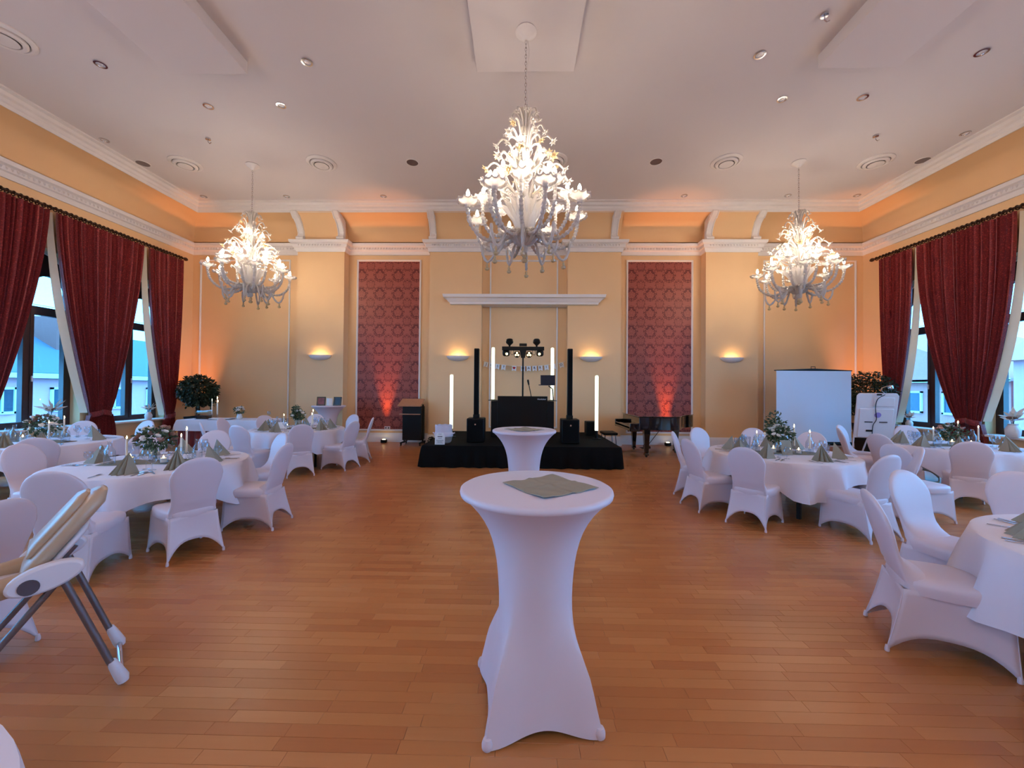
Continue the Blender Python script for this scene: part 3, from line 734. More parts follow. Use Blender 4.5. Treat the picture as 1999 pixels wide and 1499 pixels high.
# ------------------------------------------------------------------ banquet chairs in stretch covers (front is +y)
def make_chair():
    e = empty('banquet_chair')
    # backrest: closed rings from the top down; lower rings reach forward and melt into the seat
    m = MB(); n = 28; rows = []
    zs = [.956, .953, .945, .93, .905, .87, .83, .78, .72, .66, .6, .55, .51, .48, .455, .43, .4]
    for z in zs:
        if z > .75: a = .212*math.sqrt(max(0, 1-((z-.75)/.207)**2))**.92
        else: a = .212-.034*math.sin(min(1, (.75-z)/.24)*PI/2)+(.014*((.5-z)/.1) if z < .5 else 0)
        th = .021+.007*math.sin(max(0, min(1, (.95-z)/.4))*PI)
        if z > .93: th *= max(.15, math.sqrt(max(0, (.958-z)/.03)))
        yc = -.198-.14*((z-.44)/.52)**1.1 if z > .44 else -.186
        fw = .15*max(0, (.62-z)/.17)**2.2
        rows.append((max(a, .012), th, yc, fw, z))
    vs_ = []
    for a, th, yc, fw, z in rows:
        for k in range(n):
            q = 2*PI*k/n; c, s = math.cos(q), math.sin(q)
            x = a*(abs(c)**.75)*(1 if c > 0 else -1)
            y = th*(abs(s)**.7)*(1 if s > 0 else -1)
            if s > 0: y += fw*s**.8
            bow = -.02*(1-(x/.22)**2)
            vs_.append((x, yc+y+bow*(1 if z > .5 else .3), z))
    fs = [tuple(range(n))]
    for i in range(len(rows)-1):
        for k in range(n):
            l = (k+1) % n; fs.append((i*n+k, (i+1)*n+k, (i+1)*n+l, i*n+l))
    m.add(vs_, fs); m.build('backrest', M['spandex'], e, angle=75)
    # seat cushion
    m = MB(); n = 32; rows = []
    def ring(w, f, b, z, pw=.42):
        out = []
        for k in range(n):
            q = 2*PI*k/n; c, s = math.cos(q), math.sin(q)
            x = w*abs(c)**pw*(1 if c > 0 else -1); y = abs(s)**pw*(1 if s > 0 else -1)
            y = (f if y > 0 else b)*abs(y)*(1 if y > 0 else -1)
            if y < 0: x *= 1-.1*abs(y)/b
            out.append((x, y, z))
        return out
    prof = [(.212, .25, .22, .375), (.217, .256, .225, .4), (.219, .258, .226, .43), (.214, .252, .22, .452), (.195, .23, .2, .466), (.13, .15, .13, .475), (.02, .02, .02, .478)]
    for w, f, b, z in prof: rows += ring(w, f, b, z, .42 if w > .15 else .7)
    fs = [(i*n+k, i*n+(k+1) % n, (i+1)*n+(k+1) % n, (i+1)*n+k) for i in range(len(prof)-1) for k in range(n)]+[tuple((len(prof)-1)*n+k for k in range(n))]
    m.add(rows, fs); m.build('seat', M['spandex'], e, angle=70)
    # skirt: four stretched sides with arched hems running out into the feet
    m = MB()
    T = [(-.2, .245), (.2, .245), (.192, -.222), (-.192, -.222)]
    Bt = [(-.222, .262), (.222, .262), (.225, -.315), (-.225, -.315)]
    hs = [.15, .12, .165, .12]; ins = [.05, .035, .03, .035]
    nrm = [(0, -1), (-1, 0), (0, 1), (1, 0)]
    NS, NV = 14, 9
    for sd in range(4):
        a, b = T[sd], T[(sd+1) % 4]; c, d = Bt[sd], Bt[(sd+1) % 4]
        def fn(u, v, a=a, b=b, c=c, d=d, sd=sd):
            s = 2*u-1; s = math.copysign(abs(s)**.8, s); w = (s+1)/2
            zt = .4; zb = .004+hs[sd]*(1-abs(s)**3.0)
            vv = v
            tx, ty = a[0]+(b[0]-a[0])*w, a[1]+(b[1]-a[1])*w
            bx, by = c[0]+(d[0]-c[0])*w, c[1]+(d[1]-c[1])*w
            z = zt+(zb-zt)*vv; t = (zt-z)/zt
            k = ins[sd]*(1-s*s)*math.sin(min(1, vv*1.1)*PI/2)
            fl_ = t**1.25
            return (tx+(bx-tx)*fl_+nrm[sd][0]*k, ty+(by-ty)*fl_+nrm[sd][1]*k, z)
        m.grid(fn, NS, NV)
    o = m.build('skirt', M['spandex'], e, angle=50)
    md = o.modifiers.new('thick', 'SOLIDIFY'); md.thickness = .004; md.offset = -1
    for x, y in Bt:
        MB().lathe([(.009, 0), (.013, .004), (.013, .02), (.009, .04), (0, .04)], 8).build('foot', M['spandex'], e, loc=(x*.965, y*.965, 0))
    return e
chair0 = make_chair(); chair_used = []
def chair(x, y, face, label, group='white covered banquet chairs'):
    c = chair0 if not chair_used else copy_tree(chair0)
    chair_used.append(c); c.location = (x, y, 0); c.rotation_euler.z = face-PI/2
    tag(c, label, 'chair', group); return c

TN = {'T1': 'the round table before the photo stand', 'T2': 'the round table behind the high chair', 'T3': 'the round table by the left windows',
      'T4': 'the round table before the projection screen', 'T5': 'the round table by the right windows', 'T6': 'the round table at the right picture edge'}
TC = {'T1': (-4.68, 8.15), 'T2': (-4.2, 4.42), 'T3': (-7.42, 5.92), 'T4': (3.7, 5.62), 'T5': (7.15, 6.6), 'T6': (3.64, 2.03)}
# where the top of each chair's back stands
TOPS = {'T1': [(-6.22, 8.02), (-5.84, 7.05), (-4.91, 6.69), (-3.94, 6.93), (-3.3, 7.68), (-3.3, 8.66), (-4.1, 9.55), (-5.06, 9.56), (-5.95, 9.0)],
        'T2': [(-3.65, 2.99), (-3.03, 3.62), (-2.77, 4.59), (-3.5, 5.5), (-4.6, 5.85), (-5.65, 4.29), (-5.3, 5.45)],
        'T3': [(-6.15, 4.85), (-7.14, 7.35), (-8.2, 7.15), (-8.8, 6.1), (-6.12, 6.55)],
        'T4': [(2.5, 6.35), (3.19, 7.05), (2.38, 5.44), (2.75, 4.73), (3.93, 4.32), (4.18, 7.05), (4.83, 6.5), (4.75, 4.85)],
        'T5': [(5.72, 6.3), (6.2, 5.48), (6.35, 7.85), (5.86, 7.25), (7.75, 7.95)],
        'T6': [(2.4, 2.72), (3.28, 3.4), (4.2, 3.4)]}
def dirname(a):
    return ['right', 'far right', 'far', 'far left', 'left', 'near left', 'near', 'near right'][round(a/(PI/4)) % 8]
PLACES = {}
for k, tl in TOPS.items():
    cx, cy = TC[k]; used = {}; PLACES[k] = []
    for x, y in tl:
        a = math.atan2(y-cy, x-cx); r = math.hypot(x-cx, y-cy); dn = dirname(a)
        used[dn] = used.get(dn, 0)+1
        nm = dn if used[dn] == 1 else 'other '+dn
        f = a+PI; jit = random.uniform(-.07, .07)
        ro = max(r-.33, 1.06)
        chair(cx+ro*math.cos(a), cy+ro*math.sin(a), f+jit, 'white covered chair, %s side of %s' % (nm, TN[k]))
        PLACES[k].append((a, nm))
chair(5.12, 5.12, .1, 'white covered chair standing sideways in the gap between two right tables')
chair(-3.36, 2.22, PI, 'white covered chair behind the high chair, cut by the left picture edge')

# ------------------------------------------------------------------ round tables with cloths
def round_table(k, rot, Lc=1.13):
    cx, cy = TC[k]
    e = empty('round_table', (cx, cy, 0), rot, 'round banquet table under the white cloth, '+TN[k].replace('the round table ', ''), 'table', 'round banquet tables')
    MB().lathe([(0, .7), (.88, .7), (.89, .715), (.88, .735), (0, .735)], 40).build('tabletop', M['wood'], e)
    for i in range(4):
        q = PI/4+i*PI/2; MB().box((.6*math.cos(q), .6*math.sin(q), .35), (.045, .045, .7)).build('leg', M['darkmetal'], e, bevel=.004)
    m = MB(); N = 96; R = .9; ph = random.random()*6
    def drop(q):
        c = max(abs(math.cos(q)), abs(math.sin(q))); return max(.2, min(.44, Lc/c-R))
    rings = []
    for r in (.0, .3, .6, .8, .88): rings.append([(r*math.cos(2*PI*i/N), r*math.sin(2*PI*i/N), .745) for i in range(N)])
    rings[0] = None
    vs_ = [(0, 0, .745)]; fs = []
    rr = [r for r in rings if r]
    rr.append([(.9*math.cos(2*PI*i/N), .9*math.sin(2*PI*i/N), .74) for i in range(N)])
    for t in (.12, .3, .5, .7, .86, 1.0):
        row = []
        for i in range(N):
            q = 2*PI*i/N; d = drop(q); wv = .5+.5*math.sin(12*q+ph+1.2*math.sin(3*q)); fold = t**.75*(.006+.1*wv**2*(d/.3))
            r = .905+fold; row.append((r*math.cos(q), r*math.sin(q), .74-d*t))
        rr.append(row)
    for row in rr: vs_ += row
    fs += [(0, 1+i, 1+(i+1) % N) for i in range(N)]
    for j in range(len(rr)-1):
        for i in range(N): fs.append((1+j*N+i, 1+(j+1)*N+i, 1+(j+1)*N+(i+1) % N, 1+j*N+(i+1) % N))
    m.add(vs_, fs)
    o = m.build('tablecloth', M['cloth'], None, angle=60, loc=(cx, cy, 0)); o.rotation_euler.z = rot
    tag(o, 'white square tablecloth draped over '+TN[k], 'tablecloth', 'white tablecloths')
for k, rt in (('T1', .3), ('T2', .9), ('T3', .2), ('T4', .55), ('T5', .1), ('T6', .5)): round_table(k, rt)

# ------------------------------------------------------------------ place settings and table decoration (prototypes)
ZT = .7465
def napkin_mesh():
    m = MB(); A = (0, .07, .205)
    base_ = [(-.1, .085, 0), (-.085, -.05, 0), (-.05, -.012, 0), (-.03, -.075, 0), (0, -.022, 0), (.03, -.075, 0), (.05, -.012, 0), (.085, -.05, 0), (.1, .085, 0)]
    vs_ = [A]+base_+[(0, .03, 0)]
    fs = [(0, i, i+1) for i in range(1, 9)]+[(0, 9, 1)]
    m.add(vs_, fs); me = m.mesh('napkin', False); me.materials.append(M['sage']); return me
NAP = napkin_mesh()
def lathe_mesh(name, prof, n, mt, cup=False):
    m = MB()
    (m.cup if cup else m.lathe)(prof, n); me = m.mesh(name, True, 60); me.materials.append(M[mt]); return me
WINE = lathe_mesh('wine_glass', [(.0, 0), (.034, .002), (.033, .006), (.006, .012), (.004, .03), (.004, .09), (.012, .1), (.032, .118), (.041, .145), (.039, .175), (.032, .205), (.031, .205), (.037, .175), (.039, .145), (.03, .12), (.01, .104), (0, .102)], 18, 'glass')
WATER = lathe_mesh('water_glass', [(.0, 0), (.034, .002), (.033, .006), (.006, .012), (.005, .06), (.012, .07), (.034, .09), (.04, .115), (.035, .155), (.034, .155), (.038, .115), (.032, .092), (.01, .074), (0, .072)], 18, 'glass')
CARAFE = lathe_mesh('carafe', [(0, 0), (.045, .0), (.05, .01), (.05, .14), (.045, .16), (.022, .2), (.02, .25), (.024, .26), (.022, .26), (.018, .25), (.02, .2), (.043, .157), (.047, .14), (.047, .012), (0, .012)], 18, 'glass')
JUG = lathe_mesh('tumbler_vase', [(0, 0), (.055, 0), (.058, .01), (.062, .2), (.06, .2), (.055, .014), (0, .014)], 20, 'glass')
def cutlery(kind):
    m = MB()
    if kind == 'knife': m.box((0, -.055, .004), (.012, .1, .005)); m.prism([(-.008, 0), (.008, 0), (.009, .06), (.004, .11), (-.008, .1)], .002, .004)
    elif kind == 'fork':
        m.box((0, -.05, .004), (.009, .11, .004)); m.prism([(-.012, .03), (.012, .03), (.006, .0), (-.006, 0)], .002, .005)
        for i in range(4): m.box((-.0105+i*.007, .055, .004), (.0035, .05, .003))
    else: m.box((0, -.045, .004), (.009, .11, .004)); m.lathe([(0, .0), (.016, .003), (.02, .007), (.016, .006), (0, .003)], 12, M=Matrix.Translation((0, .035, 0)) @ Matrix.Scale(1.5, 4, (0, 1, 0)))
    me = m.mesh(kind, False); me.materials.append(M['steel']); return me
CUT = {k: cutlery(k) for k in ('knife', 'fork', 'spoon')}
def candle_proto():
    e = empty('taper_candle')
    m = MB(); m.lathe([(0, 0), (.035, .0), (.036, .006), (.012, .014), (.01, .05), (.02, .06), (.012, .07), (.018, .085), (.014, .085), (0, .075)], 14); m.build('candle_holder', M['glass'], e)
    w = MB(); w.lathe([(.011, .07), (.01, .3), (.004, .308), (0, .308)], 10); w.build('candle_stick', M['wax'], e)
    f = MB(); f.lathe([(0, .306), (.005, .313), (.0065, .322), (.003, .338), (0, .346)], 8); f.build('flame', M['flame'], e)
    return e
def pillar_proto():
    e = empty('votive_candle')
    m = MB(); m.cup([(0, .003), (.04, .003), (.043, .01), (.043, .09), (.041, .09), (.041, .012), (0, .012)], 16); m.build('glass_cup', M['glass'], e)
    w = MB(); w.lathe([(.03, .014), (.03, .07), (.005, .066), (0, .066)], 12); w.build('wax_pillar', M['wax'], e)
    f = MB(); f.lathe([(0, .066), (.006, .074), (.007, .084), (.003, .1), (0, .106)], 8); f.build('flame', M['flame'], e)
    return e
def leaf_cloud(m, c, R, n, size, squash=1, seed=1, shell=.45, up=.3):
    rd = random.Random(seed)
    for i in range(n):
        d = Vector((rd.gauss(0, 1), rd.gauss(0, 1), rd.gauss(0, 1))).normalized()
        r = R*(shell+(1-shell)*rd.random()**.6)
        p = Vector(c)+Vector((d.x*r, d.y*r, d.z*r*squash))
        a = (d+Vector((rd.uniform(-1, 1), rd.uniform(-1, 1), rd.uniform(-1+up, up)))*.9).normalized(); b = a.orthogonal().normalized()
        b = (Matrix.Rotation(rd.random()*6.28, 3, a) @ b); c_ = a.cross(b); s = size*rd.uniform(.7, 1.25)
        m.add([p, p+a*s*.5+b*s*.28, p+a*s-c_*s*.1, p+a*s*.5-b*s*.28, p+a*s*.5+c_*s*.09], [(0, 1, 4), (1, 2, 4), (2, 3, 4), (3, 0, 4)])
def rose_mesh(mt, r=.03):
    m = MB()
    m.lathe([(0, -.6*r), (.6*r, -.5*r), (r, 0), (.9*r, .35*r), (.6*r, .5*r), (.45*r, .3*r), (.3*r, .5*r), (0, .55*r)], 12, flute=.12, nf=5)
    me = m.mesh('blossom', True, 60); me.materials.append(M[mt]); return me
ROSE = {k: rose_mesh(k) for k in ('petal', 'petal2', 'petal3')}
def pampas_mesh():
    m = MB(); rd = random.Random(4)
    for i in range(16):
        q = rd.random()*6.28; el = rd.uniform(.2, 1.3); L = rd.uniform(.09, .16)
        d = Vector((math.cos(q)*math.cos(el), math.sin(q)*math.cos(el), math.sin(el))); b = d.orthogonal().normalized()*L*.12
        m.add([(0, 0, 0), d*L*.6+b, d*L, d*L*.6-b], [(0, 1, 2, 3)])
    me = m.mesh('pampas', False); me.materials.append(M['pampas']); return me
PAMP = pampas_mesh()
def bouquet(name, loc, label, R=.13, h=.24, seed=1, vase='glass', mix=('petal', 'petal2', 'petal3'), nflow=14, nleaf=150, tall=0, group='table bouquets'):
    e = empty(name, loc, 0, label, 'bouquet', group); rd = random.Random(seed)
    hv = h*.62
    if vase == 'glass': MB().cup([(0, .002), (.04, .002), (.045, .01), (.04, hv*.5), (.05, hv), (.048, hv), (.037, hv*.5), (.042, .012), (0, .012)], 16).build('vase', M['glass'], e)
    else: MB().lathe([(0, 0), (.05, 0), (.062, .02), (.065, hv*.5), (.045, hv*.85), (.05, hv), (.04, hv), (.036, hv*.86), (0, hv*.8)], 18).build('vase', M[vase], e)
    m = MB()
    for i in range(7):
        q = i*.9; m.tube([(.02*math.cos(q), .02*math.sin(q), .02), (.018*math.cos(q+2), .018*math.sin(q+2), hv), (R*.5*math.cos(q), R*.5*math.sin(q), h)], .003, 4)
    tag(m.build('stems', M['leaf2'], e), kind='stuff')
    m = MB(); leaf_cloud(m, (0, 0, h), R, nleaf, .055, .75, seed, .3)
    if tall: leaf_cloud(m, (-.05, .02, h+tall*.5), R*.75, nleaf, .05, 1.6, seed+3, .2)
    tag(m.build('foliage', M['leaf2'], e, smooth=False), kind='stuff')
    for i in range(nflow):
        q = rd.random()*6.28; el = rd.uniform(-.1, 1.4); k = mix[i % len(mix)]
        o = link('blossom', ROSE[k], e, (R*math.cos(q)*math.cos(el), R*math.sin(q)*math.cos(el), h+R*.8*math.sin(el)))
        s = rd.uniform(.7, 1.25); o.scale = (s, s, s); o.rotation_euler = (rd.uniform(-.8, .8), rd.uniform(-.8, .8), q)
    return e
cand0 = [None, None]
def put_candle(i, x, y, z, lab, sc=1):
    if cand0[i] is None: cand0[i] = c = (candle_proto, pillar_proto)[i]()
    else: c = copy_tree(cand0[i])
    c.location = (x, y, z); c.rotation_euler.z = random.random()*6; c.scale = (1, 1, sc)
    tag(c, lab, 'candle', ('taper candles on the tables', 'votive candles in glass cups')[i])
def runner(cx, cy, rot, L, W, label):
    m = MB(); rd = random.Random(int(cx*100))
    p1, p2 = rd.random()*6, rd.random()*6
    m.grid(lambda u, v: ((u-.5)*L, (v-.5)*W*(1+.15*math.sin(9*u+p1)), .004+.012*abs(math.sin(13*u+p2+4*v))*(1-abs(2*v-1))+.004*math.sin(40*u)*math.sin(20*v)), 40, 10)
    o = m.build('table_runner', M['sage2'], None, angle=80, loc=(cx, cy, ZT)); o.rotation_euler.z = rot
    md = o.modifiers.new('thick', 'SOLIDIFY'); md.thickness = .003
    tag(o, label, 'table runner', 'sage gauze runners')
VIS = {'T6': ('far left', 'left')}
for k in TC:
    cx, cy = TC[k]
    places = list(PLACES[k])
    if k == 'T6': places = [(2.45, 'left'), (1.75, 'far left')]
    if k in ('T3', 'T5'):
        for a, nm in ((-.5, 'near right'), (-1.25, 'near'), (.6, 'far right')):
            if not any(n == nm for _, n in places): places.append((a, nm))
    for a, nm in places:
        ca, sa = math.cos(a), math.sin(a); tx, ty = -sa, ca
        P_ = lambda r, s: (cx+r*ca+s*tx, cy+r*sa+s*ty, ZT)
        T_ = ', %s place on %s' % (nm, TN[k])
        j = lambda: random.uniform(-.02, .02)
        o = link('napkin', NAP, None, P_(.66+j(), j()), rz=a+PI/2+random.uniform(-.5, .5)); tag(o, 'folded sage napkin'+T_, 'napkin', 'folded sage napkins')
        if k == 'T6': o.scale = (1.35, 1.35, 1.1)
        o = link('wine_glass', WINE, None, P_(.48+j(), .1+j()), rz=random.random()*6); tag(o, 'tall wine glass'+T_, 'wine glass', 'wine glasses')
        o = link('water_glass', WATER, None, P_(.54+j(), .19+j()), rz=random.random()*6); tag(o, 'short water glass'+T_, 'water glass', 'water glasses')
        for kind, s in (('fork', -.17), ('knife', .15), ('spoon', .2)):
            o = link(kind, CUT[kind], None, P_(.7, s), rz=a+PI/2+random.uniform(-.06, .06)); tag(o, 'steel %s' % kind+T_, kind, 'cutlery')
    if k == 'T6': continue
    rot = {'T1': .1, 'T2': .2, 'T3': -.15, 'T4': -.05, 'T5': .1}[k]
    runner(cx, cy, rot, .95, .3, 'crumpled sage gauze runner across '+TN[k])
    cr, sr = math.cos(rot), math.sin(rot); Q = lambda u, v: (cx+u*cr-v*sr, cy+u*sr+v*cr)
    for (u, v, sc), w in zip(((-.3, .02, .85), (.26, .1, 1.12), (.33, -.12, .95)), ('left', 'middle', 'right')):
        x, y = Q(u, v); put_candle(0, x, y, ZT+.012, 'lit ivory taper candle, %s one on %s' % (w, TN[k]), sc)
    x, y = Q(-.16, -.13); put_candle(1, x, y, ZT+.012, 'lit votive candle in glass cup, left on '+TN[k])
    x, y = Q(.17, -.14); put_candle(1, x, y, ZT+.012, 'lit votive candle in glass cup, right on '+TN[k], .8)
    for (u, v), w, me in (((-.38, -.1), 'left', CARAFE), ((.42, .02), 'right', CARAFE), ((-.36, .2), 'wide', JUG)):
        x, y = Q(u, v); o = link('carafe', me, None, (x, y, ZT))
        tag(o, 'clear glass water carafe, %s one on %s' % (w, TN[k]) if me is CARAFE else 'wide clear glass jug on '+TN[k], 'carafe', 'glass carafes')
bouquet('bouquet', (*TC['T1'], ZT+.012), 'white and green bouquet in a vase on '+TN['T1'], .12, .27, 3, 'greyvase', ('petal',), 12, 220, .12)
bouquet('bouquet', (*TC['T2'], ZT+.012), 'muted pink and rust bouquet in glass vase on '+TN['T2'], .17, .26, 5, 'glass', ('petal', 'petal3', 'petal2', 'petal3'), 22, 260)
bouquet('bouquet', (*TC['T3'], ZT+.012), 'cream and rust bouquet in glass vase on '+TN['T3'], .19, .24, 8, 'glass', ('petal', 'petal3', 'petal'), 22, 260)
bouquet('bouquet', (*TC['T4'], ZT+.012), 'white rose bouquet with tall greenery on '+TN['T4'], .16, .24, 11, 'greyvase', ('petal',), 20, 260, .26)
bouquet('bouquet', (*TC['T5'], ZT+.012), 'dusty pink bouquet on '+TN['T5'], .17, .2, 14, 'glass', ('petal2', 'petal', 'petal3'), 22, 240)
o = MB().prism([(-.07, 0), (.07, 0), (.07, .2), (-.07, .2)], 0, .006, Matrix.Translation((TC['T4'][0]-.08, TC['T4'][1]-.28, ZT+.012)) @ Matrix.Rotation(PI/2-.25, 4, 'X')).build('menu_card', M['sage'], None, smooth=False)
tag(o, 'sage green menu card standing before the white rose bouquet', 'card')
o = MB().prism([(-.1, 0), (.1, 0), (.1, .14), (-.1, .14)], 0, .004, Matrix.Translation((TC['T1'][0]-.22, TC['T1'][1]-.22, ZT+.012)) @ Matrix.Rotation(.3, 4, 'Z') @ Matrix.Rotation(PI/2-.3, 4, 'X')).build('menu_card', M['paper'], None, smooth=False)
tag(o, 'white menu card on the round table before the photo stand', 'card')
# vases with dried flowers on the window sills
for x, y, lab, s in ((-9.82, 10.12, 'dried star flowers in a vase on the far left window sill', 1.1), (-9.8, 7.95, 'pampas flowers in a vase on the near left window sill', 1.5), (9.9, 10.1, 'pale dried flowers in a vase on the far right window sill', 1.0), (9.85, 7.98, 'pampas and brown flowers in a vase at the right picture edge', 1.5)):
    e = empty('sill_vase', (x, y, SILL+.013), 0, lab, 'vase', 'vases on the window sills'); e.scale = (s, s, s)
    MB().lathe([(0, 0), (.05, 0), (.07, .03), (.075, .1), (.045, .16), (.05, .18), (.04, .18), (.036, .16), (0, .15)], 18).build('vase', M['vase'], e)
    m = MB()
    for q in (0, 2, 4): m.tube([(0, 0, .14), (.03*math.cos(q), .03*math.sin(q), .26)], .003, 4)
    tag(m.build('stems', M['leaf2'], e), kind='stuff')
    link('pampas', PAMP, e, (0, 0, .22)); o = link('pampas', PAMP, e, (.02, .01, .25), rz=1.2); o.scale = (1.2, 1.2, 1.2)
    for q in (0.3, 2.4, 4.5): o = link('blossom', ROSE['petal3'], e, (.03*math.cos(q), .03*math.sin(q), .26))

# ------------------------------------------------------------------ high tables in stretch covers
def high_table(x, y, rot, label, R=.4):
    e = empty('high_table', (x, y, 0), rot, label, 'high table', 'covered high tables')
    MB().lathe([(0, 1.115), (R-.015, 1.115), (R-.003, 1.108), (R, 1.095), (R-.003, 1.082), (R-.02, 1.075), (0, 1.07)], 64).build('tabletop', M['spandex'], e, angle=60)
    zs = [1.08, 1.065, 1.04, 1.0, .95, .9, .85, .79, .73, .67, .61, .55, .49, .43, .37, .31, .25, .19, .13, .08, .04, .004]
    def rad(z):
        if z > .5: t = (z-.5)/.58; return .19+(R-.012-.19)*(.28*t**1.6+.72*t**4.2)
        return .19
    m = MB(); N = 96; rows = []
    for z in zs:
        t = max(0, (.62-z)/.62); w = min(1, t*1.5); w = w*w*(3-2*w)
        rm = .188+.06*t**1.5; row = []
        for i in range(N):
            q = 2*PI*i/N; c = max(abs(math.cos(q)), abs(math.sin(q))); c4 = abs(math.sin(2*q))
            sq = rm/c+.045*t**1.6*c4**7
            r = rad(z)*(1-w)+sq*w
            zz = z+((1-c4**2)*.04*(1-z/.25) if z < .25 else 0)
            row.append((r*math.cos(q), r*math.sin(q), zz))
        rows.append(row)
    vs_ = [p for r in rows for p in r]; fs = [(j*N+i, (j+1)*N+i, (j+1)*N+(i+1) % N, j*N+(i+1) % N) for j in range(len(rows)-1) for i in range(N)]
    m.add(vs_, fs); o = m.build('stretch_cover', M['spandex'], e, angle=70)
    for i in range(4):
        q = PI/4+i*PI/2; MB().lathe([(.018, 0), (.025, .008), (.026, .03), (.018, .05), (0, .052)], 12).build('foot_pocket', M['spandex'], e, loc=(.372*math.cos(q), .372*math.sin(q), 0))
    MB().tube([(0, 0, .02), (0, 0, 1.07)], .03, 10).build('post', M['darkmetal'], e)
    return e
high_table(.09, 2.07, .14, 'white stretch-covered high table in the foreground')
high_table(.06, 4.9, .5, 'white stretch-covered high table before the stage')
high_table(-5.3, 10.72, .2, 'white stretch-covered high table with picture frames by the back wall', .44)
def open_napkin(x, y, rot, label, s=.34):
    m = MB()
    def fn(u, v):
        a, b = u-.5, v-.5
        z = .003+.006*max(0, 1-abs(a)*14)+.005*max(0, 1-abs(b)*14)+.004*abs(a)*abs(b)*8+.002*math.sin(17*u+11*v)
        return (a*s*(1+.02*math.sin(5*v)), b*s, z)
    m.grid(fn, 28, 28); o = m.build('napkin', M['sage'], None, angle=50, loc=(x, y, 1.1155)); o.rotation_euler.z = rot
    md = o.modifiers.new('thick', 'SOLIDIFY'); md.thickness = .002
    tag(o, label, 'napkin', 'unfolded napkins on the high tables')
open_napkin(.16, 2.06, .62, 'sage napkin spread open on the foreground high table', .36)
open_napkin(.06, 4.86, .7, 'sage napkin spread open on the high table before the stage', .36)

# picture frames on the photo stand
for x, lab, mt, rz in ((-5.47, 'brown picture frame with a pink photo, left on the photo stand', 'photo2', .12), (-5.02, 'brown picture frame with a dark portrait, right on the photo stand', 'photo', -.1)):
    e = empty('picture_frame', (x, 10.62, 1.117), rz, lab, 'picture frame', 'frames on the photo stand'); Mt = Matrix.Rotation(-.18, 4, 'X')
    MB().box((0, 0, .115), (.2, .015, .23), M=Mt).build('print', M[mt], e, smooth=False)
    m = MB()
    for c_, d_ in (((-.1, -.008, .115), (.03, .02, .25)), ((.1, -.008, .115), (.03, .02, .25)), ((0, -.008, .01), (.23, .02, .03)), ((0, -.008, .225), (.23, .02, .03))): m.box(c_, d_, M=Mt)
    m.build('moulding', M['oldframe'], e, smooth=False)
    MB().box((0, .06, .08), (.03, .012, .17), M=Matrix.Translation((0, .03, 0)) @ Matrix.Rotation(.25, 4, 'X')).build('stand', M['oldframe'], e, smooth=False)
e = empty('folded_card', (-5.25, 10.62, 1.117), .1, 'white folded leaflet between the two picture frames', 'card')
for s in (-1, 1): MB().box((s*.045, 0, .1), (.09, .004, .2), M=Matrix.Rotation(s*.5, 4, 'Z')).build('leaf', M['paper'], e, smooth=False)

# ------------------------------------------------------------------ gift table
gx0, gx1, gy0, gy1, gz = -8.5, -6.3, 9.5, 10.3, .78
e = empty('gift_table', ((gx0+gx1)/2, (gy0+gy1)/2, 0), .0, 'long table with dark red skirt by the left corner tree', 'table')
MB().box((0, 0, gz-.03), (gx1-gx0, gy1-gy0, .03)).build('tabletop', M['wood'], e, smooth=False)
for sx in (-1, 1):
    for sy in (-1, 1): MB().box((sx*1.0, sy*.32, .375), (.05, .05, .75)).build('leg', M['darkmetal'], e, smooth=False)
m = MB(); W, D = (gx1-gx0)/2-.02, (gy1-gy0)/2-.02; per = [(-W, D), (-W, -D), (W, -D), (W, D)]; LP = 2*D*2+2*W
def skirt_fn(u, v):
    s = u*LP
    if s < 2*D: p = (-W, D-s); n_ = (-1, 0)
    elif s < 2*D+2*W: p = (-W+(s-2*D), -D); n_ = (0, -1)
    else: p = (W, -D+(s-2*D-2*W)); n_ = (1, 0)
    k = .018*math.sin(s*42)*(.4+v)+.02*v
    return (p[0]+n_[0]*k, p[1]+n_[1]*k, gz-.03-v*(gz-.05))
m.grid(skirt_fn, 260, 4); m.build('pleated_skirt', M['redskirt'], e, angle=80)
m = MB()
ov = .27
def cloth_fn(u, v):
    x = (u-.5)*2*(W+ov+.03); y = (v-.5)*2*(D+ov+.03)
    ex, ey = max(0, abs(x)-W-.03), max(0, abs(y)-D-.03)
    z = gz+.004-max(ex, ey)-.35*min(ex, ey)
    X = max(-W-.03, min(W+.03, x))+math.copysign(.05*ey*1.5 if ex else 0, x)+math.copysign(.02+.012*math.sin(9*y) if ex > .0 else 0, x)*min(1, ex*10)
    Y = max(-D-.03, min(D+.03, y))+math.copysign(.02+.012*math.sin(8*x) if ey > 0 else 0, y)*min(1, ey*10)+math.copysign(.05*ex*1.5 if ey else 0, y)
    return (X, Y, z)
m.grid(cloth_fn, 60, 36); o = m.build('tablecloth', M['cloth'], None, angle=60, loc=((gx0+gx1)/2, (gy0+gy1)/2, 0))
tag(o, 'white cloth over the red-skirted gift table', 'tablecloth', 'white tablecloths')
gt = gz+.006
e = empty('glass_box', (-8.05, 9.78, gt), .1, 'clear glass box with dark filling on the gift table', 'box')
MB().box((0, 0, .05), (.26, .18, .08)).build('filling', M['black'], e, bevel=.01)
m = MB()
for c_, d_ in (((0, -.1, .11), (.3, .004, .22)), ((0, .1, .11), (.3, .004, .22)), ((-.15, 0, .11), (.004, .2, .22)), ((.15, 0, .11), (.004, .2, .22))): m.box(c_, d_)
m.build('glass_walls', M['glass'], e, smooth=False); MB().box((0, 0, .006), (.3, .2, .01)).build('base', M['glass'], e, smooth=False)
for x, y, sc, w in ((-8.02, 10.0, 1.5, 'left'), (-7.93, 10.06, 1.65, 'middle'), (-7.85, 9.98, 1.4, 'right')): put_candle(0, x, y, gt, 'tall lit taper candle on the gift table, %s of three' % w, sc)
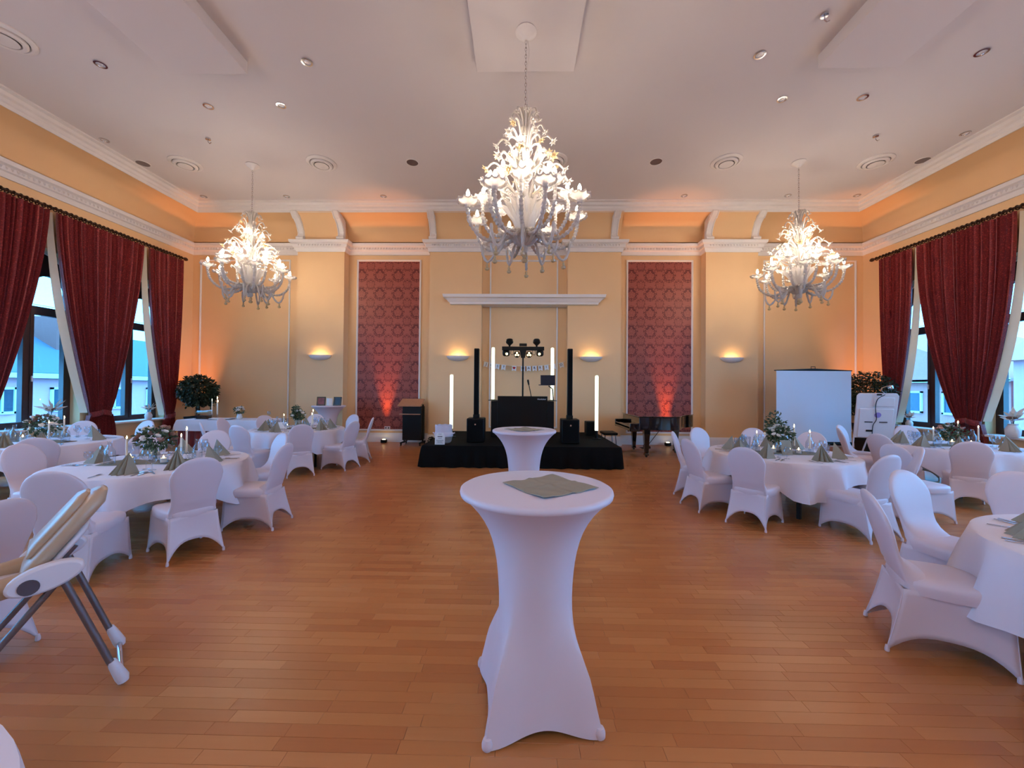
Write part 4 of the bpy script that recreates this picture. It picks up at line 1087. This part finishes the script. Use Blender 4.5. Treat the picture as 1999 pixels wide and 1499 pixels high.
e = empty('guest_book', (-7.55, 9.75, gt), .25, 'open guest book lying on the gift table', 'book')
for s in (-1, 1): MB().box((s*.12, 0, .012), (.23, .3, .016), M=Matrix.Rotation(-s*.06, 4, 'Y')).build('page_block', M['paper'], e, bevel=.003)
MB().box((0, 0, .003), (.5, .32, .006)).build('cover', M['laptop'], e, smooth=False)
bouquet('bouquet', (-7.18, 9.85, gt), 'small white and blue bouquet in white vase on the gift table', .12, .22, 21, 'vase', ('petal',), 12, 80)
o = link('wine_glass', WINE, None, (-6.45, 9.9, gt)); tag(o, 'single stemmed glass at the right end of the gift table', 'wine glass')

# ------------------------------------------------------------------ stage
sx0, sx1, sy0, sy1, sz = -2.0, 2.08, 8.0, 10.75, .44
e = empty('stage', ((sx0+sx1)/2, (sy0+sy1)/2, 0), 0, 'low black stage platform with pleated fabric skirt', 'stage')
MB().box((0, 0, sz-.04), (sx1-sx0, sy1-sy0, .08)).build('deck', M['blackcloth'], e, bevel=.01)
W, D = (sx1-sx0)/2, (sy1-sy0)/2; LP = 4*D+2*W
def sk2(u, v):
    s = u*LP
    if s < 2*D: p = (-W, D-s); n_ = (-1, 0)
    elif s < 2*D+2*W: p = (-W+(s-2*D), -D); n_ = (0, -1)
    else: p = (W, -D+(s-2*D-2*W)); n_ = (1, 0)
    k = .012+(.026*math.sin(s*23+2*math.sin(s*3))+.02*math.sin(s*11.7)+.05)*v**.7
    return (p[0]+n_[0]*k, p[1]+n_[1]*k, sz-.005-v*(sz-.01))
m = MB(); m.grid(sk2, 420, 5); m.build('pleated_skirt', M['blackcloth'], e, angle=80)
for x in (-1.6, 0, 1.6):
    for y in (-1.2, 1.2): MB().box((x, y, .18), (.06, .06, .36)).build('leg', M['darkmetal'], e, smooth=False)

def column_speaker(x, y, lab):
    e = empty('column_speaker', (x, y, sz), 0, lab, 'speaker', 'column loudspeakers on stage')
    MB().box((0, 0, .27), (.38, .42, .52)).build('subwoofer', M['black'], e, bevel=.02)
    MB().box((0, -.213, .27), (.34, .006, .46)).build('grille', M['blackcloth'], e, smooth=False)
    MB().box((0, -.218, .4), (.03, .004, .03)).build('badge', M['chrome'], e, smooth=False)
    MB().box((0, 0, .57), (.13, .16, .08)).build('column_socket', M['black'], e, bevel=.01)
    MB().box((0, -.01, 1.32), (.11, .12, 1.5)).build('column', M['black'], e, bevel=.015)
    MB().box((0, -.073, 1.32), (.085, .006, 1.44)).build('column_grille', M['blackcloth'], e, smooth=False)
column_speaker(-.96, 8.65, 'slim black column loudspeaker on its subwoofer, left of the booth')
column_speaker(1.1, 8.6, 'slim black column loudspeaker on its subwoofer, right of the booth')
def led_tube(x, y, z0, lab, stand=.2):
    e = empty('led_tube', (x, y, z0), 0, lab, 'light tube', 'glowing light tubes')
    MB().lathe([(0, 0), (.12, 0), (.12, .012), (.05, .02), (.04, .03), (0, .03)], 20).build('base', M['black'], e)
    MB().tube([(0, 0, .02), (0, 0, stand)], .035, 12).build('socket', M['black'], e)
    MB().lathe([(.042, stand), (.042, stand+1.28), (.034, stand+1.31), (.0, stand+1.32)], 16).build('tube', M['tubeglow'], e)
led_tube(-1.66, 9.45, sz, 'glowing white light tube at the left side of the stage')
led_tube(1.84, 9.35, sz, 'glowing white light tube at the right side of the stage')

# DJ booth
e = empty('dj_booth', (.07, 9.55, sz), 0, 'black disc jockey booth with raised front panel on the stage', 'booth')
MB().box((0, 0, .5), (1.22, .04, 1.0)).build('front_panel', M['black'], e, smooth=False)
for s in (-1, 1): MB().box((s*.69, .22, .44), (.16, .5, .88)).build('side_panel', M['black'], e, bevel=.01)
MB().box((0, .28, .86), (1.3, .5, .04)).build('desk_top', M['black'], e, smooth=False)
def text(body, size, loc, mt, parent, name, rot=(PI/2, 0, 0), ext=.002, align='CENTER', off=0.0):
    cu = bpy.data.curves.new(name, 'FONT'); cu.body = body; cu.size = size; cu.extrude = ext; cu.align_x = align; cu.align_y = 'CENTER'
    cu.offset = off; t_ = bpy.data.objects.new(name, cu); col.objects.link(t_); dg = bpy.context.evaluated_depsgraph_get(); dg.update()
    me = bpy.data.meshes.new_from_object(t_.evaluated_get(dg)); bpy.data.objects.remove(t_); bpy.data.curves.remove(cu)
    me.materials.clear(); me.materials.append(M[mt]); o = link(name, me, parent, loc); o.rotation_euler = rot; return o
text('Humbaker', .05, (.47, -.024, .93), 'paper', e, 'lettering')
led_tube(-.68, 9.86, sz+.88, 'glowing white light tube behind the booth, left', .03)
led_tube(.82, 9.86, sz+.88, 'glowing white light tube behind the booth, right', .03)
# light bar
e = empty('light_stand', (.08, 10.35, sz), 0, 'black tripod light stand with bar of spotlights above the booth', 'light stand')
MB().tube([(0, 0, .1), (0, 0, 2.2)], .022, 10).build('pole', M['black'], e)
for i in range(3):
    q = 2*PI*i/3+.5; MB().tube([(0, 0, .5), (.4*math.cos(q), .25*math.sin(q), .01)], .014, 8).build('leg', M['black'], e)
MB().prism([(-.05, 2.0), (.05, 2.0), (.09, 2.2), (-.09, 2.2)], -.03, .03, Matrix.Rotation(PI/2, 4, 'X')).build('yoke', M['black'], e, smooth=False)
MB().box((0, 0, 2.25), (1.12, .08, .1)).build('crossbar', M['black'], e, bevel=.006)
MB().box((0, 0, 2.35), (.2, .08, .07)).build('receiver_box', M['black'], e, bevel=.01)
for s in (-1, 1):
    p = MB().box((s*.45, 0, 2.13), (.19, .14, .17)).build('moving_head', M['black'], e, bevel=.05)
    MB().lathe([(0, 0), (.032, 0), (.032, .012), (0, .014)], 14, M=Matrix.Translation((s*.43, -.075, 2.1)) @ Matrix.Rotation(PI/2, 4, 'X')).build('lens', M['spotglow'], p)
    p = MB().lathe([(0, .1), (.06, .09), (.085, .03), (.085, -.03), (0, -.03)], 18, M=Matrix.Translation((s*.16, -.02, 2.09)) @ Matrix.Rotation(-PI/2, 4, 'X')).build('par_spot', M['black'], e)
    for k in range(3):
        q = PI/2+2*PI*k/3; MB().lathe([(0, 0), (.024, 0), (.024, .008), (0, .01)], 12, M=Matrix.Translation((s*.16+.038*math.cos(q), -.053, 2.09+.038*math.sin(q))) @ Matrix.Rotation(PI/2, 4, 'X')).build('lens', M['spotglow'], p)
    MB().lathe([(0, 0), (.02, 0), (.03, .04), (.09, .09), (.1, .13), (.085, .16), (.09, .18), (.06, .21), (0, .22)], 18).build('effect_dome', M['black'], e, loc=(s*.36, 0, 2.3))
    MB().tube(bez([(s*.32, -.03, 2.2), (s*.33, -.04, 2.12), (s*.29, -.04, 2.08), (s*.25, -.04, 2.12), (s*.25, -.03, 2.2)], 14), .006, 5).build('cable', M['black'], e)
e = empty('laptop', (.72, 9.75, 1.72), -.2, 'open black laptop on its stand at the right end of the booth', 'laptop')
MB().box((-.05, -.02, 0), (.36, .26, .018)).build('keyboard_base', M['laptop'], e, bevel=.004)
MB().box((0, 0, .12), (.36, .012, .25), M=Matrix.Translation((-.0, -.13, .0)) @ Matrix.Rotation(.15, 4, 'X')).build('screen', M['laptop'], e, bevel=.004)
MB().tube([(0, .0, -.02), (.1, .02, -.1), (.12, .02, -.4)], .014, 8).build('stand_arm', M['black'], e)
e = empty('microphone', (.3, 9.7, sz+.88), 0, 'black gooseneck microphone on the booth', 'microphone')
MB().tube(bez([(0, 0, 0), (-.03, 0, .2), (-.08, 0, .42)], 10), .01, 8).build('gooseneck', M['black'], e)
MB().tube([(-.075, 0, .4), (-.095, 0, .5), (-.098, 0, .53)], [.018, .026, .02], 10).build('head', M['black'], e)
MB().lathe([(0, 0), (.06, 0), (.06, .015), (0, .02)], 16).build('base', M['black'], e)
# small box and basket
e = empty('speaker_box', (1.85, 10.1, sz), 0, 'small black monitor speaker at the right rear of the stage', 'speaker')
MB().box((0, 0, .18), (.3, .3, .36)).build('cabinet', M['black'], e, bevel=.015); MB().box((0, -.153, .18), (.26, .006, .32)).build('grille', M['blackcloth'], e, smooth=False)
e = empty('basket', (-1.64, 8.42, sz), 0, 'white cloth-lined basket at the left front of the stage', 'basket')
m = MB(); m.cup([(0, .004), (.14, .004), (.165, .03), (.185, .12), (.19, .2)], 28); m.build('wicker_body', M['wicker'], e)
m = MB(); m.cup([(.192, .14), (.2, .15), (.197, .22), (.182, .24), (.185, .36), (.188, .385), (.178, .385), (.175, .2), (.17, .05), (0, .045)], 28)
m.v = [(x, y, z+(.008*math.sin(9*math.atan2(y, x)) if z > .35 else 0)) for x, y, z in m.v]; m.build('cloth_lining', M['cloth'], e)
for s in (-1, 1): MB().tube([(s*.19, -.05, .2), (s*.23, -.03, .215), (s*.23, .03, .215), (s*.19, .05, .2)], .013, 6).build('handle', M['cloth'], e)
e = empty('arched_sign', (-1.67, 8.15, sz), 0, 'small white arched sign card leaning before the basket', 'sign')
Ms = Matrix.Rotation(PI/2-.12, 4, 'X')
MB().prism([(-.105, 0), (.105, 0), (.105, .17), (.065, .24), (-.065, .24), (-.105, .17)], -.006, 0, Ms).build('board', M['paper'], e, smooth=False)
for k, (w, zz) in enumerate(((.07, .215), (.1, .165), (.08, .13), (.15, .09), (.15, .07), (.1, .05), (.15, .03))):
    MB().box((0, zz, .002), (w, .006 if k != 1 else .016, .001), M=Ms).build('print_line', M['ink'], e, smooth=False)
# pennant banner
e = empty('pennant_banner', (.12, YB-.05, 2.4), 0, 'white pennant garland spelling just married behind the booth', 'banner')
LX = [(-1.12, 'J'), (-.96, 'U'), (-.78, 'S'), (-.6, 'T'), (-.29, '*'), (-.03, 'M'), (.14, 'A'), (.31, 'R'), (.48, 'R'), (.66, 'I'), (.86, 'E'), (1.1, 'D')]
sag = lambda x: -.13*(1-(x/1.2)**2)+.02
MB().tube([(-1.22, 0, .05)]+[(x/10, -.004, sag(x/10)) for x in range(-11, 12)]+[(1.22, 0, .05)], .004, 5).build('string', M['paper'], e)
for x, ch_ in LX:
    z = sag(x); sl = math.atan(.26*x/1.44)
    Mp = Matrix.Translation((x, -.008, z)) @ Matrix.Rotation(-sl, 4, 'Y') @ Matrix.Rotation(PI/2, 4, 'X')
    p = MB().prism([(-.062, .0), (.062, .0), (.062, -.155), (0, -.125), (-.062, -.155)], 0, .003, Mp).build('pennant', M['paper'], e, smooth=False)
    if ch_ == '*':
        hp = [(.048*.0625*16*math.sin(t)**3*.9, .0625*.048*(13*math.cos(t)-5*math.cos(2*t)-2*math.cos(3*t)-math.cos(4*t))) for t in [2*PI*i/28 for i in range(28)]]
        MB().prism([(a, b-.062) for a, b in hp], .003, .005, Mp).build('heart', M['heart'], p, smooth=False)
    else:
        text(ch_, .1, (x, -.013, z-.062), 'ink', p, 'letter', (PI/2, -sl, 0), .001, 'CENTER', .0012)

# ------------------------------------------------------------------ lectern
e = empty('lectern', (-3.05, 11.1, 0), -.05, 'rolling lectern with tilted wooden top and black front', 'lectern')
MB().box((0, 0, 0), (.66, .46, .03), M=Matrix.Translation((-.05, -.02, 1.2)) @ Matrix.Rotation(.42, 4, 'X')).build('reading_top', M['wood'], e, bevel=.005)
MB().box((.02, 0, .62), (.54, .32, .95)).build('front_panel', M['black'], e, smooth=False)
MB().box((-.02, -.2, .88), (.58, .14, .02)).build('shelf', M['wood'], e, smooth=False)
for s in (-1, 1):
    MB().box((.02+s*.27, 0, .6), (.03, .05, 1.1)).build('post', M['black'], e, smooth=False)
    p = MB().box((.02+s*.27, -.04, .08), (.05, .5, .035)).build('foot', M['black'], e, bevel=.008)
    for yy in (-.26, .18): MB().lathe([(0, -.012), (.028, -.012), (.03, 0), (.028, .012), (0, .012)], 14, M=Matrix.Translation((.02+s*.27, yy, .032)) @ Matrix.Rotation(PI/2, 4, 'Y')).build('caster', M['black'], p)
# cable coil beside the stage
m = MB(); rd = random.Random(3); m.tube(bez([(-2.5+rd.uniform(-.16, .16), 11.2+rd.uniform(-.06, .06), .03+rd.random()*.2) for i in range(16)]+[(-2.3, 11.0, .012), (-2.2, 10.9, .012)], 90), .009, 5)
tag(m.build('cable_coil', M['black']), 'tangled black cable bundle between lectern and stage', 'cable')

# ------------------------------------------------------------------ grand piano (keyboard to the left) and stool
e = empty('grand_piano', (2.85, 9.33, 0), 0, 'black lacquered grand piano with closed lid', 'piano')
ol = [(0, 0)]+bez([(.72, 0), (.95, .06), (1.12, .3), (1.3, .62), (1.55, .82), (1.72, 1.02), (1.74, 1.25), (1.6, 1.42), (1.3, 1.48)], 40)+[(0, 1.48)]
MB().prism(ol, .66, .96).build('case', M['blackgloss'], e, angle=30, bevel=.008)
lid = [(x*1.012-.005, y*1.02-.015) for x, y in ol]
MB().prism([(max(x, .32), y) for x, y in lid], .965, .985).build('lid', M['blackgloss'], e, angle=30, bevel=.004)
MB().prism([(-.01, -.02), (.3, -.02), (.3, 1.5), (-.01, 1.5)], .965, .985).build('lid_flap', M['blackgloss'], e, angle=30, bevel=.004)
for yy in (.035, 1.445): MB().box((-.1, yy, .72), (.24, .07, .2)).build('key_cheek', M['blackgloss'], e, bevel=.015)
MB().box((-.1, .74, .66), (.24, 1.4, .06)).build('key_bed', M['blackgloss'], e, bevel=.006)
MB().box((-.1, .74, .74), (.22, 1.36, .05)).build('key_lid', M['blackgloss'], e, bevel=.015)
for x, y in ((.2, .1), (.25, 1.3), (1.17, .8)):
    p = MB(); vs_ = []
    for w, z in ((.07, .66), (.07, .56), (.062, .5), (.04, .1), (.05, .08), (.05, .05)): vs_ += [(x-w, y-w, z), (x+w, y-w, z), (x+w, y+w, z), (x-w, y+w, z)]
    p.add(vs_, [(i*4+a, i*4+(a+1) % 4, i*4+4+(a+1) % 4, i*4+4+a) for i in range(5) for a in range(4)]+[(20, 21, 22, 23)])
    p = p.build('leg', M['blackgloss'], e, smooth=False)
    MB().lathe([(0, -.014), (.026, -.014), (.028, 0), (.026, .014), (0, .014)], 12, M=Matrix.Translation((x, y, .028)) @ Matrix.Rotation(PI/2, 4, 'X')).build('caster', M['brass'], p)
ly = MB().box((.42, .74, .16), (.1, .3, .06)).build('pedal_lyre', M['blackgloss'], e, bevel=.01)
for yy in (.64, .84): MB().tube([(.42, yy, .18), (.42, yy, .66)], .02, 8).build('lyre_post', M['blackgloss'], ly)
for yy in (.66, .74, .82): MB().box((.33, yy, .13), (.14, .025, .012)).build('pedal', M['brass'], ly, bevel=.003)
MB().tube([(.45, .74, .2), (.8, .74, .66)], .008, 6).build('lyre_brace', M['brass'], ly)
e = empty('piano_stool', (2.3, 10.1, 0), 0, 'black padded piano stool on chrome legs beside the piano', 'stool')
MB().box((0, 0, .5), (.36, .5, .07)).build('cushion', M['black'], e, bevel=.025)
for sx in (-1, 1):
    for sy in (-1, 1): MB().tube([(sx*.13, sy*.19, .47), (sx*.16, sy*.22, .0)], .012, 8).build('leg', M['chrome'], e)
for sy in (-1, 1): MB().tube([(-.15, sy*.21, .12), (.15, sy*.21, .12)], .009, 8).build('stretcher', M['chrome'], e)

# ------------------------------------------------------------------ projection screen
e = empty('projection_screen', (7.42, 10.0, 0), 0, 'white tripod projection screen standing at the back right', 'projection screen')
MB().box((0, -.02, 1.24), (1.86, .006, 1.78)).build('screen_cloth', M['screen'], e, smooth=False)
m = MB(); m.add([(-.96, -.02, 2.13), (.96, -.02, 2.13), (.96, -.02, 2.15), (0.06, -.02, 2.19), (-.06, -.02, 2.19), (-.96, -.02, 2.15), (-.96, .02, 2.13), (.96, .02, 2.13), (.96, .02, 2.15), (.06, .02, 2.19), (-.06, .02, 2.19), (-.96, .02, 2.15)],
                [(0, 1, 2, 3, 4, 5), (11, 10, 9, 8, 7, 6)]+[(i, 6+i, 6+(i+1) % 6, (i+1) % 6) for i in range(6)]); m.build('top_bar', M['black'], e, smooth=False)
MB().tube([(-.05, 0, 2.18), (-.05, 0, 2.24), (.05, 0, 2.24), (.05, 0, 2.18)], .008, 6).build('hook', M['darkmetal'], e)
MB().tube([(-.94, 0, .3), (.94, 0, .3)], .045, 12).build('roller_case', M['black'], e)
MB().tube([(0, .07, .1), (0, .07, 2.15)], .016, 8).build('pole', M['black'], e)
for q in (-.4, PI+.4, PI/2): MB().tube([(0, .07, .5), (.45*math.cos(q), .07+.35*math.sin(q), .01)], .012, 8).build('leg', M['black'], e)

# ------------------------------------------------------------------ flip chart
e = empty('flip_chart', (7.9, 8.95, 0), -.3, 'white flip chart easel seen from behind by the right window', 'flip chart')
Mt = Matrix.Rotation(.2, 4, 'X')
pl = [(-.36, .6), (.36, .6), (.37, 1.56), (.33, 1.62), (-.33, 1.62), (-.37, 1.56)]
MB().prism(pl, -.02, .02, Mt @ Matrix.Rotation(PI/2, 4, 'X')).build('board', M['plastic'], e, bevel=.012)
MB().box((.11, -.03, 1.43), (.36, .03, .2), M=Mt).build('raised_field', M['plastic'], e, bevel=.01)
MB().box((0, -.03, .95), (.6, .02, .66), M=Mt).build('moulded_field', M['plastic'], e, bevel=.01)
for x in (-.13, .13): MB().box((x, -.045, .98), (.14, .012, .025), M=Mt).build('grip_slot', M['greyplastic'], e, smooth=False)
MB().box((-.1, -.046, .78), (.12, .012, .04), M=Mt).build('label_plate', M['black'], e, smooth=False)
MB().lathe([(0, 0), (.06, 0), (.06, .006), (0, .006)], 18, M=Mt @ Matrix.Translation((.02, -.042, 1.14)) @ Matrix.Rotation(PI/2, 4, 'X')).build('round_emblem', mat('violet_print', (150, 130, 200), .5), e)
MB().tube(bez([(.1, -.06, 1.6), (-.02, -.06, 1.5), (-.04, -.055, 1.3), (0, -.055, 1.05), (-.05, -.055, .9), (-.04, -.05, .62)], 20), .007, 5, M=Mt).build('cable', M['darkmetal'], e)
MB().box((0, -.06, 1.6), (.08, .03, .03), M=Mt).build('lamp_clamp', M['black'], e, smooth=False)
for x, y in ((-.33, -.05), (.33, -.05), (0, .45)): MB().tube([(x, -.14, .9), (x*1.1, y, .02)], .016, 8).build('leg', M['plastic'], e)
p = MB().tube(bez([(.12, -.33, 1.58), (.05, -.33, 1.68), (.16, -.33, 1.74), (.2, -.33, 1.72)], 12), .007, 6).build('lamp_arm', M['chrome'], e)
MB().lathe([(0, 0), (.04, .0), (.05, .03), (.035, .08), (0, .09)], 14, (.22, -.33, 1.68)).build('lamp_head', M['chrome'], p)

# ------------------------------------------------------------------ potted trees
def ficus(x, y, R, zc, seed, lab, droop):
    e = empty('potted_tree', (x, y, 0), 0, lab, 'potted tree', 'potted corner trees')
    p = MB(); vs_ = []
    for w, z in ((.16, 0), (.22, .78), (.2, .78), (.19, .72)): vs_ += [(-w, -w, z), (w, -w, z), (w, w, z), (-w, w, z)]
    p.add(vs_, [(3, 2, 1, 0), (12, 13, 14, 15)]+[(i*4+a, i*4+(a+1) % 4, i*4+4+(a+1) % 4, i*4+4+a) for i in range(3) for a in range(4)]); p.build('planter', M['pot'], e, smooth=False)
    for k in range(3):
        q = 2.1*k; MB().tube(bez([(.03*math.cos(q), .03*math.sin(q), .7), (.035*math.cos(q+1.5), .035*math.sin(q+1.5), 1.0), (.03*math.cos(q+3), .03*math.sin(q+3), zc-R*.5), (.2*math.cos(q+3), .2*math.sin(q+3), zc+.1)], 14), [.028-.001*i for i in range(15)], 7).build('trunk', M['bark'], e)
    m = MB(); leaf_cloud(m, (0, 0, zc), R, 2600, .085, .92, seed, .35, -.2)
    rd = random.Random(seed+9)
    for i in range(droop):
        q = rd.random()*6.28; leaf_cloud(m, (R*.75*math.cos(q), R*.75*math.sin(q), zc-R*.65), R*.28, 50, .08, 1.3, i+seed, .2, -.5)
    tag(m.build('foliage', M['leaf'], e, smooth=False), kind='stuff')
ficus(-9.02, 10.75, .46, 1.5, 31, 'round dark green potted tree in the left corner', 5)
ficus(9.15, 10.45, .58, 1.6, 47, 'bushy dark green potted tree in the right corner', 8)

# ------------------------------------------------------------------ high chair (seen from behind, left foreground)
HB = Vector((-.74, .67, 0)); HP = Vector((.67, .74, 0))          # along the foot bar; recline direction
o0 = Vector((-2.33, 2.215, 0))                                    # middle of the front foot bar
e = empty('high_chair', tuple(o0), 0, 'white folding baby high chair with tan padding, left foreground', 'high chair')
def L_(b, p_, z): v = HB*b+HP*p_; return (v.x, v.y, z)
for s in (-1, 1):
    lg = MB().tube([L_(s*.215, 0, .1), L_(s*.215, -.2, .68)], .016, 12).build('front_leg', M['greymetal'], e)
    MB().tube([L_(s*.215, .035, .02), L_(s*.215, .03, .045), L_(s*.215, 0, .12), L_(s*.215, -.012, .15)], [.024, .03, .024, .019], 12).build('foot_cap', M['plastic'], lg)
    lg = MB().tube([L_(s*.19, -.16, .7), L_(s*.2, -.62, .06)], .015, 12).build('rear_leg', M['greymetal'], e)
    MB().tube([L_(s*.2, -.64, .02), L_(s*.2, -.63, .05), L_(s*.2, -.57, .13)], [.024, .028, .02], 12).build('foot_cap', M['plastic'], lg)
    hub = MB(); pts = []
    for i in range(24):
        q = 2*PI*i/24; pts.append((.14*math.cos(q)*(1 if math.cos(q) > 0 else .9), .065*math.sin(q)))
    Mh = Matrix(((HP.x, 0, HB.x, 0), (HP.y, 0, HB.y, 0), (0, 1, 0, 0), (0, 0, 0, 1))) @ Matrix.Translation((-.25, .68, s*.225)) @ Matrix.Rotation(.25, 4, 'Z')
    hub.prism(pts, -.028, .028, Mh); hub = hub.build('hinge_plate', M['plastic'], e, bevel=.012)
    MB().lathe([(0, -.006), (.036, -.006), (.036, .006), (0, .008)], 20, M=Mh @ Matrix.Translation((-.05, -.01, -.028 if s < 0 else .028))).build('hinge_button', M['greyplastic'], hub)
MB().tube([L_(-.2, .03, .04), L_(.2, .03, .04)], .013, 12).build('foot_bar', M['chrome'], e)
# reclined backrest shell and padding
bb, bt = Vector(L_(0, -.3, .7)), Vector(L_(0, -.06, 1.03)); ax = (bt-bb).normalized(); nr = ax.cross(HB).normalized()
def board(wd, th, off, up0, up1, mt, name):
    m = MB(); n = 26; rows = []
    L2 = (bt-bb).length
    for j in range(11):
        t = j/10; u = up0+(up1-up0)*t
        w = wd*(1-.35*max(0, (t-.55)/.45)**2.2) if t < 1 else wd*.45
        tk = th*(1 if .06 < t < .94 else .4)
        c = bb+ax*L2*u+nr*off
        rows.append([tuple(c+HB*(w*abs(math.cos(q))**.6*(1 if math.cos(q) > 0 else -1))+nr*(tk*abs(math.sin(q))**.8*(1 if math.sin(q) > 0 else -1))) for q in [2*PI*k/n for k in range(n)]])
    m.add([p for r in rows for p in r], [(j*n+k, j*n+(k+1) % n, (j+1)*n+(k+1) % n, (j+1)*n+k) for j in range(10) for k in range(n)]+[tuple(range(n-1, -1, -1)), tuple(10*n+k for k in range(n))])
    return m.build(name, M[mt], e, angle=60)
board(.17, .042, 0, -.12, 1.05, 'tan', 'backrest_padding')
board(.14, .022, -.05, -.05, .62, 'plastic', 'backrest_shell'); board(.125, .03, .045, .1, .95, 'tan', 'inner_cushion')
m = MB(); m.tube([L_(-.15, -.3, .66), L_(-.15, -.62, .6), L_(.15, -.62, .6), L_(.15, -.3, .66)], .05, 12); m.build('seat_cushion', M['tan'], e)
MB().box(L_(0, -.46, .61), (.28, .34, .05), rz=math.atan2(HP.y, HP.x)-PI/2).build('seat_base', M['plastic'], e, bevel=.02)
MB().box(L_(0, -.75, .78), (.42, .3, .03), rz=math.atan2(HP.y, HP.x)-PI/2).build('tray', M['plastic'], e, bevel=.012)

# edge of a covered table cut by the lower left corner
m = MB(); N = 64
m.lathe([(0, .745), (.86, .745), (.9, .738), (.91, .7), (.93, .5), (.95, .4)], N); m.f = [f for f in m.f if len(f) == 4 or True]
cl = m.build('tablecloth', M['cloth'], None, angle=60, loc=(-1.69, .17, 0)); tag(cl, 'white tablecloth edge in the lower left corner of the picture', 'tablecloth', 'white tablecloths')

# ------------------------------------------------------------------ outside the windows
def window_unit(parent, c, w, h, nx, mt='whitepaint'):
    """framed window on a facade whose normal is along nx (world x)"""
    x, y, z = c
    f = MB()
    for yy, zz, dy, dz in ((y-w/2, z, .1, h+.1), (y+w/2, z, .1, h+.1), (y, z-h/2, w+.1, .12), (y, z+h/2, w+.1, .1), (y, z, .07, h)): f.box((x+nx*.04, yy, zz), (.1, dy, dz))
    f = f.build('window', M[mt], parent, smooth=False); MB().box((x+nx*.01, y, z), (.04, w, h)).build('pane', M['darkpane'], f, smooth=False)
struct(MB().box((0, 10, -4.6), (160, 120, .2)).build('ground_outside', M['yard'], smooth=False))
e = empty('neighbour_house', (-27, 21, -4.5), 0, 'pink rendered house with slate roof outside the left windows', 'building')
MB().box((0, 0, 3.3), (8, 17, 6.6)).build('walls', M['pink'], e, smooth=False)
m = MB(); m.prism([(-4.4, 6.5), (4.4, 6.5), (4.4, 6.7), (0, 9.3), (-4.4, 6.7)], -8.8, 8.8, Matrix.Rotation(PI/2, 4, 'X')); m.build('roof', M['slate'], e, smooth=False)
MB().box((4.35, 0, 6.55), (.2, 17.6, .22)).build('gutter', M['whitepaint'], e, smooth=False)
MB().box((1.5, .2, 8.6), (1.4, 1.8, 2.4)).build('chimney', M['brick'], e, smooth=False)
for y in (-6.5, -4.2, -1.9, .6, 3.0, 5.4):
    for z in (5.4, 3.5): window_unit(e, (4.02, y, z), .9, 1.1, 1)
g = MB()
for i in range(9): g.box((4.6+.6, -8+i*1.2, 1.9), (.07, .07, 2.0))
for z in (1.0, 1.9, 2.9): g.box((5.2, -3.2, z), (.08, 9.8, .08))
g.build('conservatory_bars', M['whitepaint'], e, smooth=False); MB().box((5.15, -3.2, 1.9), (.04, 9.6, 2.0)).build('conservatory_glass', M['darkpane'], e, smooth=False)
e = empty('neighbour_annex', (-25, 33.2, -4.5), 0, 'pale house corner beside the pink house outside the left windows', 'building')
MB().box((0, 0, 4), (5, 6, 8)).build('walls', M['creamwall'], e, smooth=False)
m = MB(); m.prism([(-2.8, 7.9), (2.8, 7.9), (0, 10)], -3.2, 3.2, Matrix.Rotation(PI/2, 4, 'X')); m.build('roof', M['slate'], e, smooth=False)
for y in (-1.6, 1.4): window_unit(e, (2.52, y, 5.2), 1, 1.3, 1)
e = empty('gable_house', (28, 27, -4.9), 0, 'brick house with clay gable roof outside the right windows', 'building')
MB().box((0, 0, 3.6), (8, 15, 7.2)).build('walls', M['clay'], e, smooth=False)
m = MB(); m.prism([(-7.9, 7.1), (7.9, 7.1), (0, 10.6)], -4.4, 4.4, Matrix(((0, 0, 1, 0), (1, 0, 0, 0), (0, 1, 0, 0), (0, 0, 0, 1)))); m.build('roof', M['clay'], e, smooth=False)
MB().box((-4.3, 0, 7.15), (.2, 15.6, .16)).build('gutter', M['whitepaint'], e, smooth=False)
for y in (-5.6, -2.2, 1.2, 4.6): window_unit(e, (-4.02, y, 5.9), 2.2, 1.2, -1)
MB().box((-4.35, 0, 2.0), (.6, 16, 4.0)).build('stone_plinth', M['stonewall'], e, smooth=False)
e = empty('shutter_house', (26, 15.6, -5.2), 0, 'pale house with shuttered windows at the right picture edge', 'building')
MB().box((0, 0, 4.2), (6, 6, 8.4)).build('walls', M['pink'], e, smooth=False)
for z in (6.4, 3.8):
    for y in (-1.5, 1.6): window_unit(e, (-3.02, y, z), 1.3, 1.5, -1)
m = MB(); m.prism([(-3.4, 8.3), (3.4, 8.3), (0, 11)], -3.3, 3.3, Matrix.Rotation(PI/2, 4, 'X')); m.build('roof', M['clay'], e, smooth=False)
for x, y, R, z, lab, sd in ((-16.5, 22.5, 2.0, .2, 'pale green tree outside the far left window', 3), (-19, 38.5, 2.6, 4.0, 'tall green tree behind the pale house outside', 6), (17.5, 11.8, 1.3, 4.6, 'leafy branch tree outside the right picture edge', 8)):
    e = empty('garden_tree', (x, y, -4.5), 0, lab, 'tree', 'trees outside')
    m = MB(); leaf_cloud(m, (0, 0, z+4.5), R, 1500, .32, 1.2, sd, .2); tag(m.build('foliage', M['grassgreen'], e, smooth=False), kind='stuff')
    MB().tube([(0, 0, 0), (.1, 0, z+3), (0, .1, z+4.8)], [.2, .14, .05], 8).build('trunk', M['bark'], e)
